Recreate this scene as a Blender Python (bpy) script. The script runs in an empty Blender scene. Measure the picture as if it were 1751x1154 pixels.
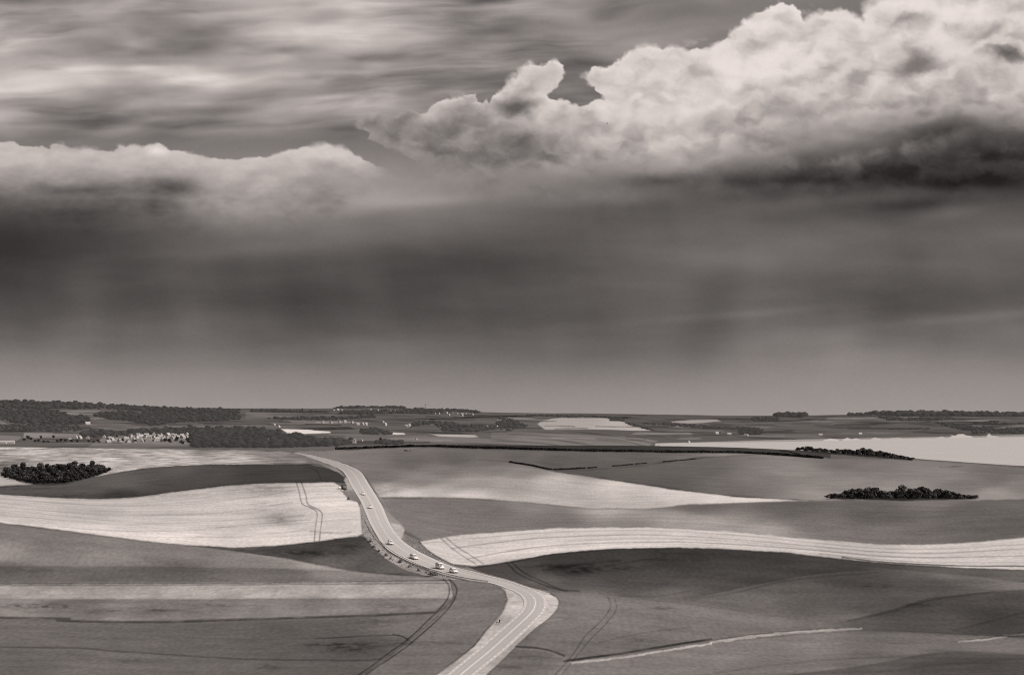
import bpy, bmesh, math, random
import numpy as np, time
_T0 = time.time()
from mathutils import Vector, Matrix
random.seed(7)
rng = np.random.default_rng(11)
F = 4864.0; U0 = 875.5; V0 = 700.0; H = 130.0     # camera: 100 mm lens on a hill 130 m above the sea
TINT = (1.09, 0.978, 0.93)                       # sepia of the toned print
scene = bpy.context.scene
COL = scene.collection
EIRR = 1.10                                       # radiance of a white level ground under this sun and sky

def lin(t):
    t = np.asarray(t, dtype=float) / 255.0
    return np.where(t <= 0.04045, t / 12.92, ((t + 0.055) / 1.055) ** 2.4)

# ------------------------------------------------------------------ noise
def _hash(ix, iy, seed):
    h = (ix.astype(np.int64) * 374761393 + iy.astype(np.int64) * 668265263 + seed * 974634541) & 0xFFFFFFFF
    h = ((h ^ (h >> 13)) * 1274126177) & 0xFFFFFFFF
    return ((h ^ (h >> 16)) & 0xFFFFFF) / float(0xFFFFFF)
def vnoise(x, y, seed=0):
    ix = np.floor(x); iy = np.floor(y)
    fx = x - ix; fy = y - iy
    fx = fx * fx * fx * (fx * (fx * 6 - 15) + 10); fy = fy * fy * fy * (fy * (fy * 6 - 15) + 10)
    a = _hash(ix, iy, seed); b = _hash(ix + 1, iy, seed); c = _hash(ix, iy + 1, seed); d = _hash(ix + 1, iy + 1, seed)
    return (a * (1 - fx) + b * fx) * (1 - fy) + (c * (1 - fx) + d * fx) * fy
def _rot(x, y, o):
    c, s = math.cos(0.9 * o + 0.35), math.sin(0.9 * o + 0.35)
    return (c * x - s * y) * 2 ** o + 17.3 * o, (s * x + c * y) * 2 ** o + 5.1 * o
def fbm(x, y, octv=4, seed=0, gain=0.5):
    s = 0.0; a = 1.0; n = 0.0
    for o in range(octv):
        p, q = _rot(x, y, o)
        s = s + a * vnoise(p, q, seed + o); n += a; a *= gain
    return s / n                                   # about 0..1, mean .5
def puff(x, y, octv=3, seed=0, gain=0.5):
    """rounded heads with creases between them, about 0..1"""
    s = 0.0; a = 1.0; n = 0.0
    for o in range(octv):
        p, q = _rot(x, y, o)
        ip = np.floor(p); iq = np.floor(q); d = np.full(np.shape(p), 9.0)
        for i in (-1, 0, 1):
            for j in (-1, 0, 1):
                cx = ip + i; cy = iq + j
                dx = cx + _hash(cx, cy, seed + o) - p; dy = cy + _hash(cx, cy, seed + o + 50) - q
                d2 = dx * dx + dy * dy
                h = np.clip(0.15 - np.abs(d - d2), 0, None)
                d = np.minimum(d, d2) - h * h * 0.8
        s = s + a * np.clip(1 - d, -0.3, 1); n += a; a *= gain
    return s / n
def sstep(a, b, x):
    t = np.clip((x - a) / (b - a), 0, 1)
    return t * t * (3 - 2 * t)
def gsmooth(a, sig, axis):
    r = int(3 * sig) + 1
    k = np.exp(-0.5 * (np.arange(-r, r + 1) / sig) ** 2); k /= k.sum()
    p = [(0, 0)] * a.ndim; p[axis] = (r, r)
    b = np.pad(a, p, mode='edge')
    out = np.zeros_like(a)
    for i, w in enumerate(k):
        sl = [slice(None)] * a.ndim; sl[axis] = slice(i, i + a.shape[axis])
        out += w * b[tuple(sl)]
    return out

# ------------------------------------------------------------------ polygon tools
def poly_sd(u, v, P, su=1.0):
    """signed distance, positive inside"""
    P = np.asarray(P, float)
    n = len(P); ins = np.zeros(u.shape, bool); dm = np.full(u.shape, 1e9)
    for i in range(n):
        x1, y1 = P[i]; x2, y2 = P[(i + 1) % n]
        c = ((y1 > v) != (y2 > v))
        if y1 != y2:
            ins ^= c & (u < (x2 - x1) * (v - y1) / (y2 - y1) + x1)
        dx, dy = x2 - x1, y2 - y1
        t = np.clip(((u - x1) * dx + (v - y1) * dy) / (dx * dx + dy * dy + 1e-9), 0, 1)
        dm = np.minimum(dm, (u - x1 - t * dx) ** 2 + (v - y1 - t * dy) ** 2)
    d = np.sqrt(dm)
    return np.where(ins, d, -d)
def line_d(u, v, P):
    P = np.asarray(P, float); dm = np.full(u.shape, 1e9)
    for i in range(len(P) - 1):
        x1, y1 = P[i]; x2, y2 = P[i + 1]; dx, dy = x2 - x1, y2 - y1
        t = np.clip(((u - x1) * dx + (v - y1) * dy) / (dx * dx + dy * dy + 1e-9), 0, 1)
        dm = np.minimum(dm, (u - x1 - t * dx) ** 2 + (v - y1 - t * dy) ** 2)
    return np.sqrt(dm)
def spline(P, n=8):
    """Catmull-Rom through a list of points"""
    P = [np.asarray(p, float) for p in P]
    P = [2 * P[0] - P[1]] + P + [2 * P[-1] - P[-2]]
    out = []
    for i in range(1, len(P) - 2):
        a, b, c, d = P[i - 1:i + 3]
        for k in range(n):
            t = k / n
            out.append(0.5 * (2 * b + (c - a) * t + (2 * a - 5 * b + 4 * c - d) * t * t + (3 * b - a - 3 * c + d) * t ** 3))
    out.append(P[-2])
    return np.array(out)

# ------------------------------------------------------------------ the lie of the land
# each entry: distance from the hilltop (m) and the slope line at that distance, as sight angles across the view
ISO = [
 (430, [(0, 1420), (1751, 1420)]),
 (640, [(0, 1285), (800, 1290), (1751, 1285)]),
 (860, [(0, 1150), (400, 1162), (800, 1154), (1200, 1160), (1751, 1148)]),
 (1000, [(0, 1056), (300, 1064), (600, 1054), (760, 1044), (900, 1030), (1000, 1040), (1300, 1078), (1500, 1072), (1751, 1088)]),
 (1090, [(0, 998), (400, 997), (700, 992), (780, 984), (860, 985), (1000, 996), (1300, 1016), (1500, 1012), (1751, 1010)]),
 (1175, [(0, 900), (200, 922), (380, 938), (520, 935), (620, 926), (700, 928), (800, 955), (950, 945), (1100, 937), (1250, 940), (1450, 958), (1600, 970), (1751, 972)]),
 (1310, [(0, 868), (200, 888), (380, 894), (520, 884), (620, 874), (700, 893), (800, 910), (950, 902), (1100, 899), (1250, 907), (1400, 921), (1500, 930), (1600, 930), (1751, 917)]),
 (1540, [(0, 845), (100, 851), (200, 851), (300, 841), (400, 829), (500, 824), (600, 823), (700, 848), (850, 855), (1000, 867), (1200, 861), (1400, 857), (1751, 857)]),
 (1850, [(0, 832), (60, 829), (150, 817), (220, 806), (350, 797), (450, 795), (550, 797), (600, 799), (700, 806), (870, 800), (1000, 812), (1200, 832), (1400, 841), (1600, 843), (1751, 846)]),
 (2250, [(0, 792), (200, 790), (400, 783), (500, 780), (700, 778), (900, 783), (1100, 797), (1300, 804), (1500, 806), (1751, 816)]),
 (2700, [(0, 771), (200, 770), (350, 772), (480, 772), (600, 769), (720, 764), (900, 767), (1100, 770), (1300, 773), (1450, 779), (1560, 788), (1751, 801)]),
 (2950, [(0, 764), (200, 766), (350, 768), (480, 769), (600, 766), (720, 760), (900, 761), (1100, 762), (1250, 764), (1360, 769), (1450, 774), (1560, 783), (1751, 797)]),
 (3600, [(0, 770), (600, 772), (900, 768), (1100, 775), (1300, 800), (1751, 860)]),
 (4600, [(0, 764), (300, 767), (600, 765), (800, 764), (950, 768), (1100, 800), (1200, 842), (1751, 842)]),
 (6000, [(0, 748), (300, 750), (600, 750), (800, 753), (950, 759), (1060, 790), (1130, 808), (1751, 808)]),
 (8300, [(0, 731), (300, 733), (600, 736), (800, 741), (950, 748), (1060, 757), (1120, 776), (1180, 778.5), (1751, 778.5)]),
 (10800, [(0, 714), (300, 718), (600, 722), (800, 728), (950, 736), (1060, 746), (1110, 756), (1150, 760.5), (1250, 761.5), (1751, 761.5)]),
 (12200, [(0, 707), (300, 711), (600, 716), (800, 721), (950, 728), (1100, 737), (1300, 747), (1400, 750), (1470, 751.8), (1550, 754), (1751, 755)]),
 (14200, [(0, 698), (300, 703), (600, 709), (800, 714), (950, 719), (1100, 724), (1300, 732), (1500, 738), (1650, 740), (1751, 742.5)]),
 (17000, [(0, 691), (300, 698), (600, 701), (800, 708), (950, 711), (1100, 714), (1300, 719), (1500, 720), (1751, 722)]),
 (20500, [(0, 687), (100, 688), (180, 691), (270, 695), (350, 698), (560, 698.5), (620, 697), (700, 698), (760, 701), (830, 705), (1000, 707), (1100, 708), (1250, 711), (1380, 710), (1480, 708), (1600, 706.5), (1751, 709)]),
 (27000, [(0, 696), (600, 704), (1751, 716)]),
]
UT = np.arange(-800.0, 2552.0, 2.0)
YL = np.linspace(math.log(440), math.log(26500), 2600)
YT = np.exp(YL)
def build_table():
    K = np.array([math.log(k) for k, _ in ISO])
    R = np.array([gsmooth(np.interp(UT, [p[0] for p in c], [p[1] for p in c]), 14, 0) for _, c in ISO])
    h = np.diff(K)[:, None]; dl = np.diff(R, axis=0) / h
    m = np.zeros_like(R)                            # monotone cubic slopes
    same = dl[:-1] * dl[1:] > 0
    w1 = 2 * h[1:] + h[:-1]; w2 = h[1:] + 2 * h[:-1]
    with np.errstate(divide='ignore', invalid='ignore'):
        hm = (w1 + w2) / (w1 / dl[:-1] + w2 / dl[1:])
    m[1:-1] = np.where(same, hm, 0); m[0] = dl[0]; m[-1] = dl[-1]
    idx = np.clip(np.searchsorted(K, YL, side='right') - 1, 0, len(K) - 2)
    hh = (K[idx + 1] - K[idx])[:, None]; t = ((YL - K[idx])[:, None]) / hh
    V = (2 * t**3 - 3 * t**2 + 1) * R[idx] + (t**3 - 2 * t**2 + t) * hh * m[idx] + (-2 * t**3 + 3 * t**2) * R[idx + 1] + (t**3 - t**2) * hh * m[idx + 1]
    return gsmooth(V, 7, 0)
VT = build_table()
XT = (UT[None, :] - U0) / F * YT[:, None]
ZT = H - (VT - V0) / F * YT[:, None]
_far = sstep(3200, 9000, YT)[:, None]
Yb = np.broadcast_to(YT[:, None], XT.shape)
ZT = ZT + (1 - _far) * 0.5 * (fbm(XT / 45, Yb / 45, 3, 3) - 0.5) + _far * np.clip((ZT - 4) / 30, 0, 1) * 5 * (fbm(XT / 420, Yb / 420, 3, 4) - 0.5)

def bil(T, u, y):
    fu = np.clip((np.asarray(u, float) - UT[0]) / 2.0, 0, len(UT) - 1.001)
    fy = np.clip((np.log(np.asarray(y, float)) - YL[0]) / (YL[1] - YL[0]), 0, len(YL) - 1.001)
    iu = fu.astype(int); iy = fy.astype(int); a = fu - iu; b = fy - iy
    return (T[iy, iu] * (1 - a) + T[iy, iu + 1] * a) * (1 - b) + (T[iy + 1, iu] * (1 - a) + T[iy + 1, iu + 1] * a) * b
def hz(x, y):
    return bil(ZT, np.asarray(x) / np.asarray(y) * F + U0, y)
I_NEAR = np.searchsorted(YT, 3000); I_F0 = np.searchsorted(YT, 4300); I_F1 = np.searchsorted(YT, 21000)
MN = np.ascontiguousarray(-np.minimum.accumulate(VT[:I_NEAR], axis=0).T); MF = np.ascontiguousarray(-np.minimum.accumulate(VT[I_F0:I_F1], axis=0).T)
def depth(u, v, far=False):
    iu = int(np.clip(round((u - UT[0]) / 2.0), 0, len(UT) - 1))
    c = MF[iu] if far else MN[iu]
    i = int(np.searchsorted(c, -v))
    return float(YT[min(i, len(c) - 1) + (I_F0 if far else 0)])
def gp(u, v, far=False):
    """the point of the ground seen at that sight angle"""
    y = depth(u, v, far); x = (u - U0) / F * y
    return Vector((x, y, float(hz(x, y))))

# ------------------------------------------------------------------ materials
def new_mat(name):
    m = bpy.data.materials.new(name); m.use_nodes = True
    nt = m.node_tree; nt.nodes.clear()
    return m, nt, nt.nodes.new('ShaderNodeOutputMaterial')
def nd(nt, t, **kw):
    n = nt.nodes.new(t)
    for k, v in kw.items():
        if k == 'ins':
            for i, x in v.items(): n.inputs[i].default_value = x
        else: setattr(n, k, v)
    return n
def mth(nt, op, a, b=None, c=None):
    n = nt.nodes.new('ShaderNodeMath'); n.operation = op
    for i, x in enumerate((a, b, c)):
        if x is None: continue
        if isinstance(x, (int, float)): n.inputs[i].default_value = x
        else: nt.links.new(x, n.inputs[i])
    return n.outputs[0]
def noise_fac(nt, specs, coord='Object'):
    """product of 1 + amp*(noise-.5)*2"""
    tc = nt.nodes.new('ShaderNodeTexCoord'); out = None
    for (sc, amp, det) in specs:
        mp = nd(nt, 'ShaderNodeMapping'); mp.inputs['Scale'].default_value = sc if isinstance(sc, tuple) else (sc, sc, sc)
        nt.links.new(tc.outputs[coord], mp.inputs[0])
        nz = nd(nt, 'ShaderNodeTexNoise'); nz.inputs['Scale'].default_value = 1.0; nz.inputs['Detail'].default_value = det
        nt.links.new(mp.outputs[0], nz.inputs['Vector'])
        d = mth(nt, 'SUBTRACT', nz.outputs[0], 0.5)
        d = mth(nt, 'MULTIPLY', d, 2.0)
        if isinstance(amp, (int, float)): d = mth(nt, 'MULTIPLY', d, amp)
        else: d = mth(nt, 'MULTIPLY', d, amp)
        d = mth(nt, 'ADD', d, 1.0)
        out = d if out is None else mth(nt, 'MULTIPLY', out, d)
    return out
def tinted(nt, val):
    s = nd(nt, 'ShaderNodeVectorMath', operation='SCALE'); s.inputs[0].default_value = TINT
    if isinstance(val, (int, float)): s.inputs['Scale'].default_value = val
    else: nt.links.new(val, s.inputs['Scale'])
    return s.outputs[0]
def plain(name, albedo, rough=0.8, spec=0.2, noise=((0.8, 0.12, 2),), metal=0.0, coat=0.0):
    m, nt, out = new_mat(name)
    b = nd(nt, 'ShaderNodeBsdfPrincipled'); b.inputs['Roughness'].default_value = rough
    b.inputs['Specular IOR Level'].default_value = spec; b.inputs['Metallic'].default_value = metal
    b.inputs['Coat Weight'].default_value = coat
    f = noise_fac(nt, noise)
    nt.links.new(tinted(nt, mth(nt, 'MULTIPLY', f, albedo)), b.inputs['Base Color'])
    nt.links.new(b.outputs[0], out.inputs[0])
    return m
def ground_mat():
    m, nt, out = new_mat('field_soil_and_crop')
    at = nd(nt, 'ShaderNodeAttribute', attribute_name='tone'); mo = nd(nt, 'ShaderNodeAttribute', attribute_name='mottle')
    f = noise_fac(nt, [((1/40, 1/70, 0), 0.08, 4), ((1/9, 1/16, 0), 0.15, 4), ((1/1.6, 1/5, 0), 0.34, 3), ((1/14, 1/22, 0), mo.outputs['Fac'], 5)])
    d = nd(nt, 'ShaderNodeBsdfDiffuse'); d.inputs['Roughness'].default_value = 0.6
    val = mth(nt, 'MINIMUM', mth(nt, 'MULTIPLY', f, at.outputs['Fac']), 0.78)
    nt.links.new(tinted(nt, val), d.inputs['Color']); nt.links.new(d.outputs[0], out.inputs[0])
    return m
def attr_mat(name, noise, rough=0.75, haze_glow=0.0, gain=1.0):
    m, nt, out = new_mat(name)
    at = nd(nt, 'ShaderNodeAttribute', attribute_name='tone')
    f = noise_fac(nt, noise)
    d = nd(nt, 'ShaderNodeBsdfPrincipled'); d.inputs['Roughness'].default_value = rough; d.inputs['Specular IOR Level'].default_value = 0.15
    nt.links.new(tinted(nt, mth(nt, 'MULTIPLY', mth(nt, 'MULTIPLY', f, gain), at.outputs['Fac'])), d.inputs['Base Color']); nt.links.new(d.outputs[0], out.inputs[0])
    if haze_glow:                                       # faint glow in the leaves, imitating haze over woods kilometres away
        nt.links.new(tinted(nt, haze_glow), d.inputs['Emission Color']); d.inputs['Emission Strength'].default_value = 1.0
    return m
M_GROUND = ground_mat()
M_ROAD = attr_mat('worn_asphalt', [((1/4, 1/4, 1/4), 0.06, 3), ((1/0.8, 1/0.8, 1/0.8), 0.08, 2)])
M_LINE = plain('road_paint', 0.74, 0.6, noise=((0.6, 0.10, 3),))
M_LEAF = attr_mat('leaves', [((1/3, 1/3, 1/3), 0.25, 2)])
M_FARLEAF = attr_mat('far_leaves', [((1/60, 1/60, 1/60), 0.3, 3)], 1.0, 0.036, 0.42)  # the emission term imitates distance haze
M_BARK = plain('bark', 0.06, 0.9)
M_CARW = plain('white_car_paint', 0.86, 0.25, 0.5, ((0.5, 0.02, 1),), coat=0.6)
M_CARG = plain('silver_car_paint', 0.72, 0.3, 0.5, ((0.5, 0.02, 1),), coat=0.6)
M_GLASSD = plain('car_glass', 0.22, 0.12, 0.8, ((0.5, 0.02, 1),), metal=0.3)
M_TYRE = plain('tyre_rubber', 0.02, 0.8)
M_RIM = plain('rim_alloy', 0.5, 0.35, 0.5, metal=0.8)
M_SCREEN = plain('windscreen_glass', 0.75, 0.15, 0.8, ((0.5, 0.02, 1),), metal=0.55)
M_LAMP = plain('lamp_lens', 0.7, 0.1, 0.5)
M_BLACK = plain('black_trim', 0.02, 0.6)
M_GREY = plain('grey_painted_panel', 0.075, 0.6)
M_STEEL = plain('galvanised_steel', 0.55, 0.5, 0.4, ((0.4, 0.12, 2),), metal=0.25)
M_POST = plain('white_plastic', 0.8, 0.5)
M_WALL = [plain('pale_render_wall', 0.46), plain('cream_render_wall', 0.36), plain('grey_stone_wall', 0.34)]
M_ROOF = [plain('pale_slate_roof', 0.30), plain('tile_roof', 0.22), plain('dark_slate_roof', 0.13), plain('sheet_metal_roof', 0.38)]
M_CLOTH = plain('dark_cloth', 0.02, 0.9); M_SKIN = plain('skin', 0.30, 0.6); M_HAIR = plain('dark_hair', 0.03, 0.7)
M_FUR = plain('dark_fur', 0.025, 0.9); M_FEATHER = plain('dark_feathers', 0.02, 0.8)
M_WRAP = plain('bale_wrap', 0.75, 0.4)

# ------------------------------------------------------------------ object helpers
def big_mesh(name, V, Q, mat, attrs=None, smooth=True):
    V = np.asarray(V, np.float32); Q = np.asarray(Q, np.int32)
    me = bpy.data.meshes.new(name)
    n = Q.shape[1]
    me.vertices.add(len(V)); me.vertices.foreach_set('co', V.ravel())
    me.loops.add(Q.size); me.loops.foreach_set('vertex_index', Q.ravel())
    me.polygons.add(len(Q))
    me.polygons.foreach_set('loop_start', np.arange(0, Q.size, n, dtype=np.int32))
    me.polygons.foreach_set('loop_total', np.full(len(Q), n, np.int32))
    me.polygons.foreach_set('use_smooth', np.full(len(Q), smooth, bool))
    for k, a in (attrs or {}).items():
        at = me.attributes.new(k, 'FLOAT', 'POINT'); at.data.foreach_set('value', np.asarray(a, np.float32))
    me.update(calc_edges=True); me.validate()
    if mat: me.materials.append(mat)
    return me
def link(name, me, parent=None, loc=None, label=None, cat=None, group=None, kind=None):
    o = bpy.data.objects.new(name, me); COL.objects.link(o)
    if parent: o.parent = parent
    if loc is not None: o.location = loc
    if label: o['label'] = label
    if cat: o['category'] = cat
    if group: o['group'] = group
    if kind: o['kind'] = kind
    return o
def thing(name, label, cat, loc=(0, 0, 0), rz=0.0, group=None):
    o = link(name, None, None, loc, label, cat, group); o.rotation_euler = (0, 0, rz)
    return o
def dup(root, loc, rz, sc=1.0, label=None, group=None):
    r = root.copy(); COL.objects.link(r); r.location = loc; r.rotation_euler = (0, 0, rz)
    r.scale = (sc, sc, sc) if isinstance(sc, (int, float)) else sc
    if label: r['label'] = label
    if group: r['group'] = group
    for ch in list(root.children):
        c = ch.copy(); COL.objects.link(c); c.parent = r
        for g in list(ch.children):
            d = g.copy(); COL.objects.link(d); d.parent = c
    return r
class MB:
    def __init__(s): s.bm = bmesh.new()
    def box(s, c, d, rz=0.0, bev=0.0, taper=None):
        g = bmesh.ops.create_cube(s.bm, size=1.0); vs = g['verts']
        for v in vs:
            k = 1.0
            if taper and v.co.z > 0: v.co.x *= taper[0]; v.co.y *= taper[1]
            v.co = Vector((v.co.x * d[0], v.co.y * d[1], v.co.z * d[2]))
        if bev:
            es = list({e for v in vs for e in v.link_edges})
            r = bmesh.ops.bevel(s.bm, geom=es, offset=bev, segments=2, affect='EDGES'); vs = list({v for f in r['faces'] for v in f.verts} | {v for v in vs if v.is_valid})
        R = Matrix.Rotation(rz, 3, 'Z')
        for v in vs: v.co = R @ v.co + Vector(c)
        return s
    def cyl(s, a, b, r1, r2=None, seg=12):
        a, b = Vector(a), Vector(b); d = b - a
        q = d.to_track_quat('Z', 'Y').to_matrix().to_4x4(); q.translation = (a + b) / 2
        bmesh.ops.create_cone(s.bm, cap_ends=True, segments=seg, radius1=r1, radius2=r1 if r2 is None else r2, depth=d.length, matrix=q)
        return s
    def faces(s, V, Fs):
        vs = [s.bm.verts.new(v) for v in V]
        for f in Fs: s.bm.faces.new([vs[i] for i in f])
        return s
    def mesh(s, name, mat, smooth=False):
        me = bpy.data.meshes.new(name); bmesh.ops.recalc_face_normals(s.bm, faces=s.bm.faces)
        for f in s.bm.faces: f.smooth = smooth
        s.bm.to_mesh(me); s.bm.free()
        if mat: me.materials.append(mat)
        return me

# ------------------------------------------------------------------ camera, sun, sky light
cam = bpy.data.cameras.new('camera'); cam.lens = 100; cam.sensor_width = 36; cam.sensor_fit = 'HORIZONTAL'
cam.shift_y = 123.0 / 1751.0; cam.clip_start = 1.0; cam.clip_end = 200000
co = bpy.data.objects.new('camera', cam); COL.objects.link(co)
co.location = (0, 0, H); co.rotation_euler = (math.radians(90), 0, 0); scene.camera = co
SUN_AZ, SUN_EL = math.radians(110), math.radians(40)
sd = Vector((math.sin(SUN_AZ) * math.cos(SUN_EL), math.cos(SUN_AZ) * math.cos(SUN_EL), math.sin(SUN_EL)))
sl = bpy.data.lights.new('sun', 'SUN'); sl.energy = 4.2; sl.angle = math.radians(0.5); sl.color = (1.0, 0.985, 0.965)
so = bpy.data.objects.new('sun', sl); COL.objects.link(so); so.rotation_euler = sd.to_track_quat('Z', 'Y').to_euler(); so.location = (300, 0, 600)
w = bpy.data.worlds.new('World'); scene.world = w; w.use_nodes = True
nt = w.node_tree; nt.nodes.clear()
sk = nt.nodes.new('ShaderNodeTexSky'); sk.sky_type = 'NISHITA'; sk.sun_disc = False
sk.sun_elevation = SUN_EL; sk.sun_rotation = SUN_AZ
bw = nt.nodes.new('ShaderNodeRGBToBW'); nt.links.new(sk.outputs[0], bw.inputs[0])
cmb = nd(nt, 'ShaderNodeCombineColor')
for i, k in enumerate((1.03, 1.0, 0.97)): nt.links.new(mth(nt, 'MULTIPLY', bw.outputs[0], k), cmb.inputs[i])
bg = nt.nodes.new('ShaderNodeBackground'); bg.inputs[1].default_value = 0.1
nt.links.new(cmb.outputs[0], bg.inputs[0]); wo = nt.nodes.new('ShaderNodeOutputWorld'); nt.links.new(bg.outputs[0], wo.inputs[0])
scene.view_settings.view_transform = 'Standard'; scene.view_settings.look = 'None'; scene.view_settings.exposure = 0
scene.cycles.use_denoising = False; scene.cycles.pixel_filter_type = 'BLACKMAN_HARRIS'; scene.cycles.filter_width = 1.15
scene.cycles.sample_clamp_direct = 6.0; scene.cycles.sample_clamp_indirect = 1.5; scene.cycles.max_bounces = 4; scene.cycles.diffuse_bounces = 2

# ------------------------------------------------------------------ the cloudy sky (a far dome)
SK_U = np.array([-500, 0, 175, 350, 525, 700, 875, 1050, 1225, 1400, 1575, 1751, 2250], float)
SK_V = np.array([-400, 0, 45, 90, 140, 190, 235, 280, 330, 370, 400, 450, 500, 530, 560, 600, 650, 700, 760], float)
SK_T = np.array([
 [130, 135, 135, 130, 130, 135, 130, 128, 125, 125, 125, 125, 125],
 [140, 142, 150, 142, 158, 158, 140, 132, 126, 124, 122, 120, 120],
 [165, 168, 158, 136, 150, 172, 150, 136, 124, 122, 120, 120, 120],
 [165, 172, 152, 128, 152, 168, 152, 140, 124, 120, 120, 120, 120],
 [140, 148, 150, 148, 140, 128, 108, 98, 104, 120, 120, 120, 120],
 [125, 132, 134, 132, 126, 112, 96, 92, 110, 120, 120, 120, 120],
 [115, 120, 118, 114, 112, 108, 112, 120, 130, 130, 110, 90, 80],
 [120, 122, 124, 130, 140, 132, 140, 140, 125, 95, 72, 62, 60],
 [72, 76, 104, 150, 160, 146, 122, 100, 70, 62, 60, 56, 58],
 [52, 60, 84, 126, 132, 116, 100, 98, 98, 88, 76, 98, 100],
 [46, 52, 72, 92, 102, 98, 88, 90, 100, 100, 98, 104, 108],
 [58, 62, 76, 80, 86, 78, 76, 92, 98, 98, 94, 98, 100],
 [70, 72, 76, 76, 73, 74, 80, 88, 87, 82, 84, 96, 100],
 [84, 84, 84, 80, 78, 78, 82, 86, 86, 84, 92, 110, 113],
 [96, 96, 94, 89, 85, 84, 85, 87, 91, 98, 108, 112, 112],
 [120, 120, 118, 114, 108, 106, 106, 108, 112, 118, 125, 126, 126],
 [142, 142, 141, 138, 134, 132, 131, 133, 137, 140, 142, 141, 141],
 [154, 154, 153, 151, 149, 148, 147, 148, 149, 150, 151, 150, 150],
 [157, 157, 157, 157, 157, 157, 157, 157, 157, 157, 157, 157, 157]], float)
def cubic_grid(u, v):
    # bilinear on a refined, blurred grid
    gu = np.arange(-500, 2251, 12.5); gv = np.arange(-400, 761, 5.0)
    A = np.array([np.interp(gu, SK_U, r) for r in SK_T]); B = np.array([np.interp(gv, SK_V, A[:, j]) for j in range(len(gu))]).T
    B = gsmooth(gsmooth(B, 2.6, 0), 4.0, 1)
    fu = np.clip((u + 500) / 12.5, 0, len(gu) - 1.001); fv = np.clip((v + 400) / 5.0, 0, len(gv) - 1.001)
    iu = fu.astype(int); iv = fv.astype(int); a = fu - iu; b = fv - iv
    return (B[iv, iu] * (1 - a) + B[iv, iu + 1] * a) * (1 - b) + (B[iv + 1, iu] * (1 - a) + B[iv + 1, iu + 1] * a) * b
def blob(u, v, cu, cv, ru, rv, rot=0.0):
    c, s = math.cos(rot), math.sin(rot)
    x = ((u - cu) * c + (v - cv) * s) / ru; y = (-(u - cu) * s + (v - cv) * c) / rv
    return np.exp(-(x * x + y * y))
CUM = [(606, 214), (612, 203), (622, 199), (644, 191), (655, 199), (660, 206), (673, 199), (688, 192), (706, 188), (728, 197), (743, 181), (761, 169), (787, 164),
 (812, 160), (816, 177), (831, 174), (838, 180), (852, 157), (871, 137), (889, 120), (907, 109), (925, 115), (947, 105), (961, 112), (961, 127), (955, 142), (947, 155),
 (941, 168), (955, 171), (980, 181), (1006, 178), (1020, 170), (1034, 171), (1028, 160), (1018, 150), (1002, 141), (996, 133), (1013, 117), (1039, 119), (1064, 100), (1090, 82), (1108, 77), (1130, 84),
 (1152, 81), (1175, 87), (1202, 87), (1232, 71), (1257, 51), (1275, 34), (1297, 23), (1319, 14), (1341, 6), (1363, 12), (1374, 34), (1392, 25), (1414, 18), (1447, 18),
 (1476, 34), (1481, 11), (1498, 0), (1520, -12), (1600, -40), (1751, -80), (2300, -160), (2300, 330), (1751, 300), (1400, 330), (1100, 360), (860, 350), (770, 318), (738, 284), (700, 272), (684, 258), (658, 250), (640, 241), (628, 240), (633, 228)]
BANK = [(-600, 250), (0, 245), (20, 243), (42, 251), (70, 252), (84, 254), (88, 246), (108, 248), (118, 254), (150, 253), (172, 258), (195, 260), (205, 250), (230, 249), (243, 252), (256, 246), (272, 246), (292, 258), (330, 262),
 (362, 271), (405, 273), (430, 269), (458, 271), (480, 260), (510, 256), (535, 248), (560, 246), (585, 252), (606, 264), (622, 274), (680, 300), (760, 330), (800, 420), (-600, 420)]
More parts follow.
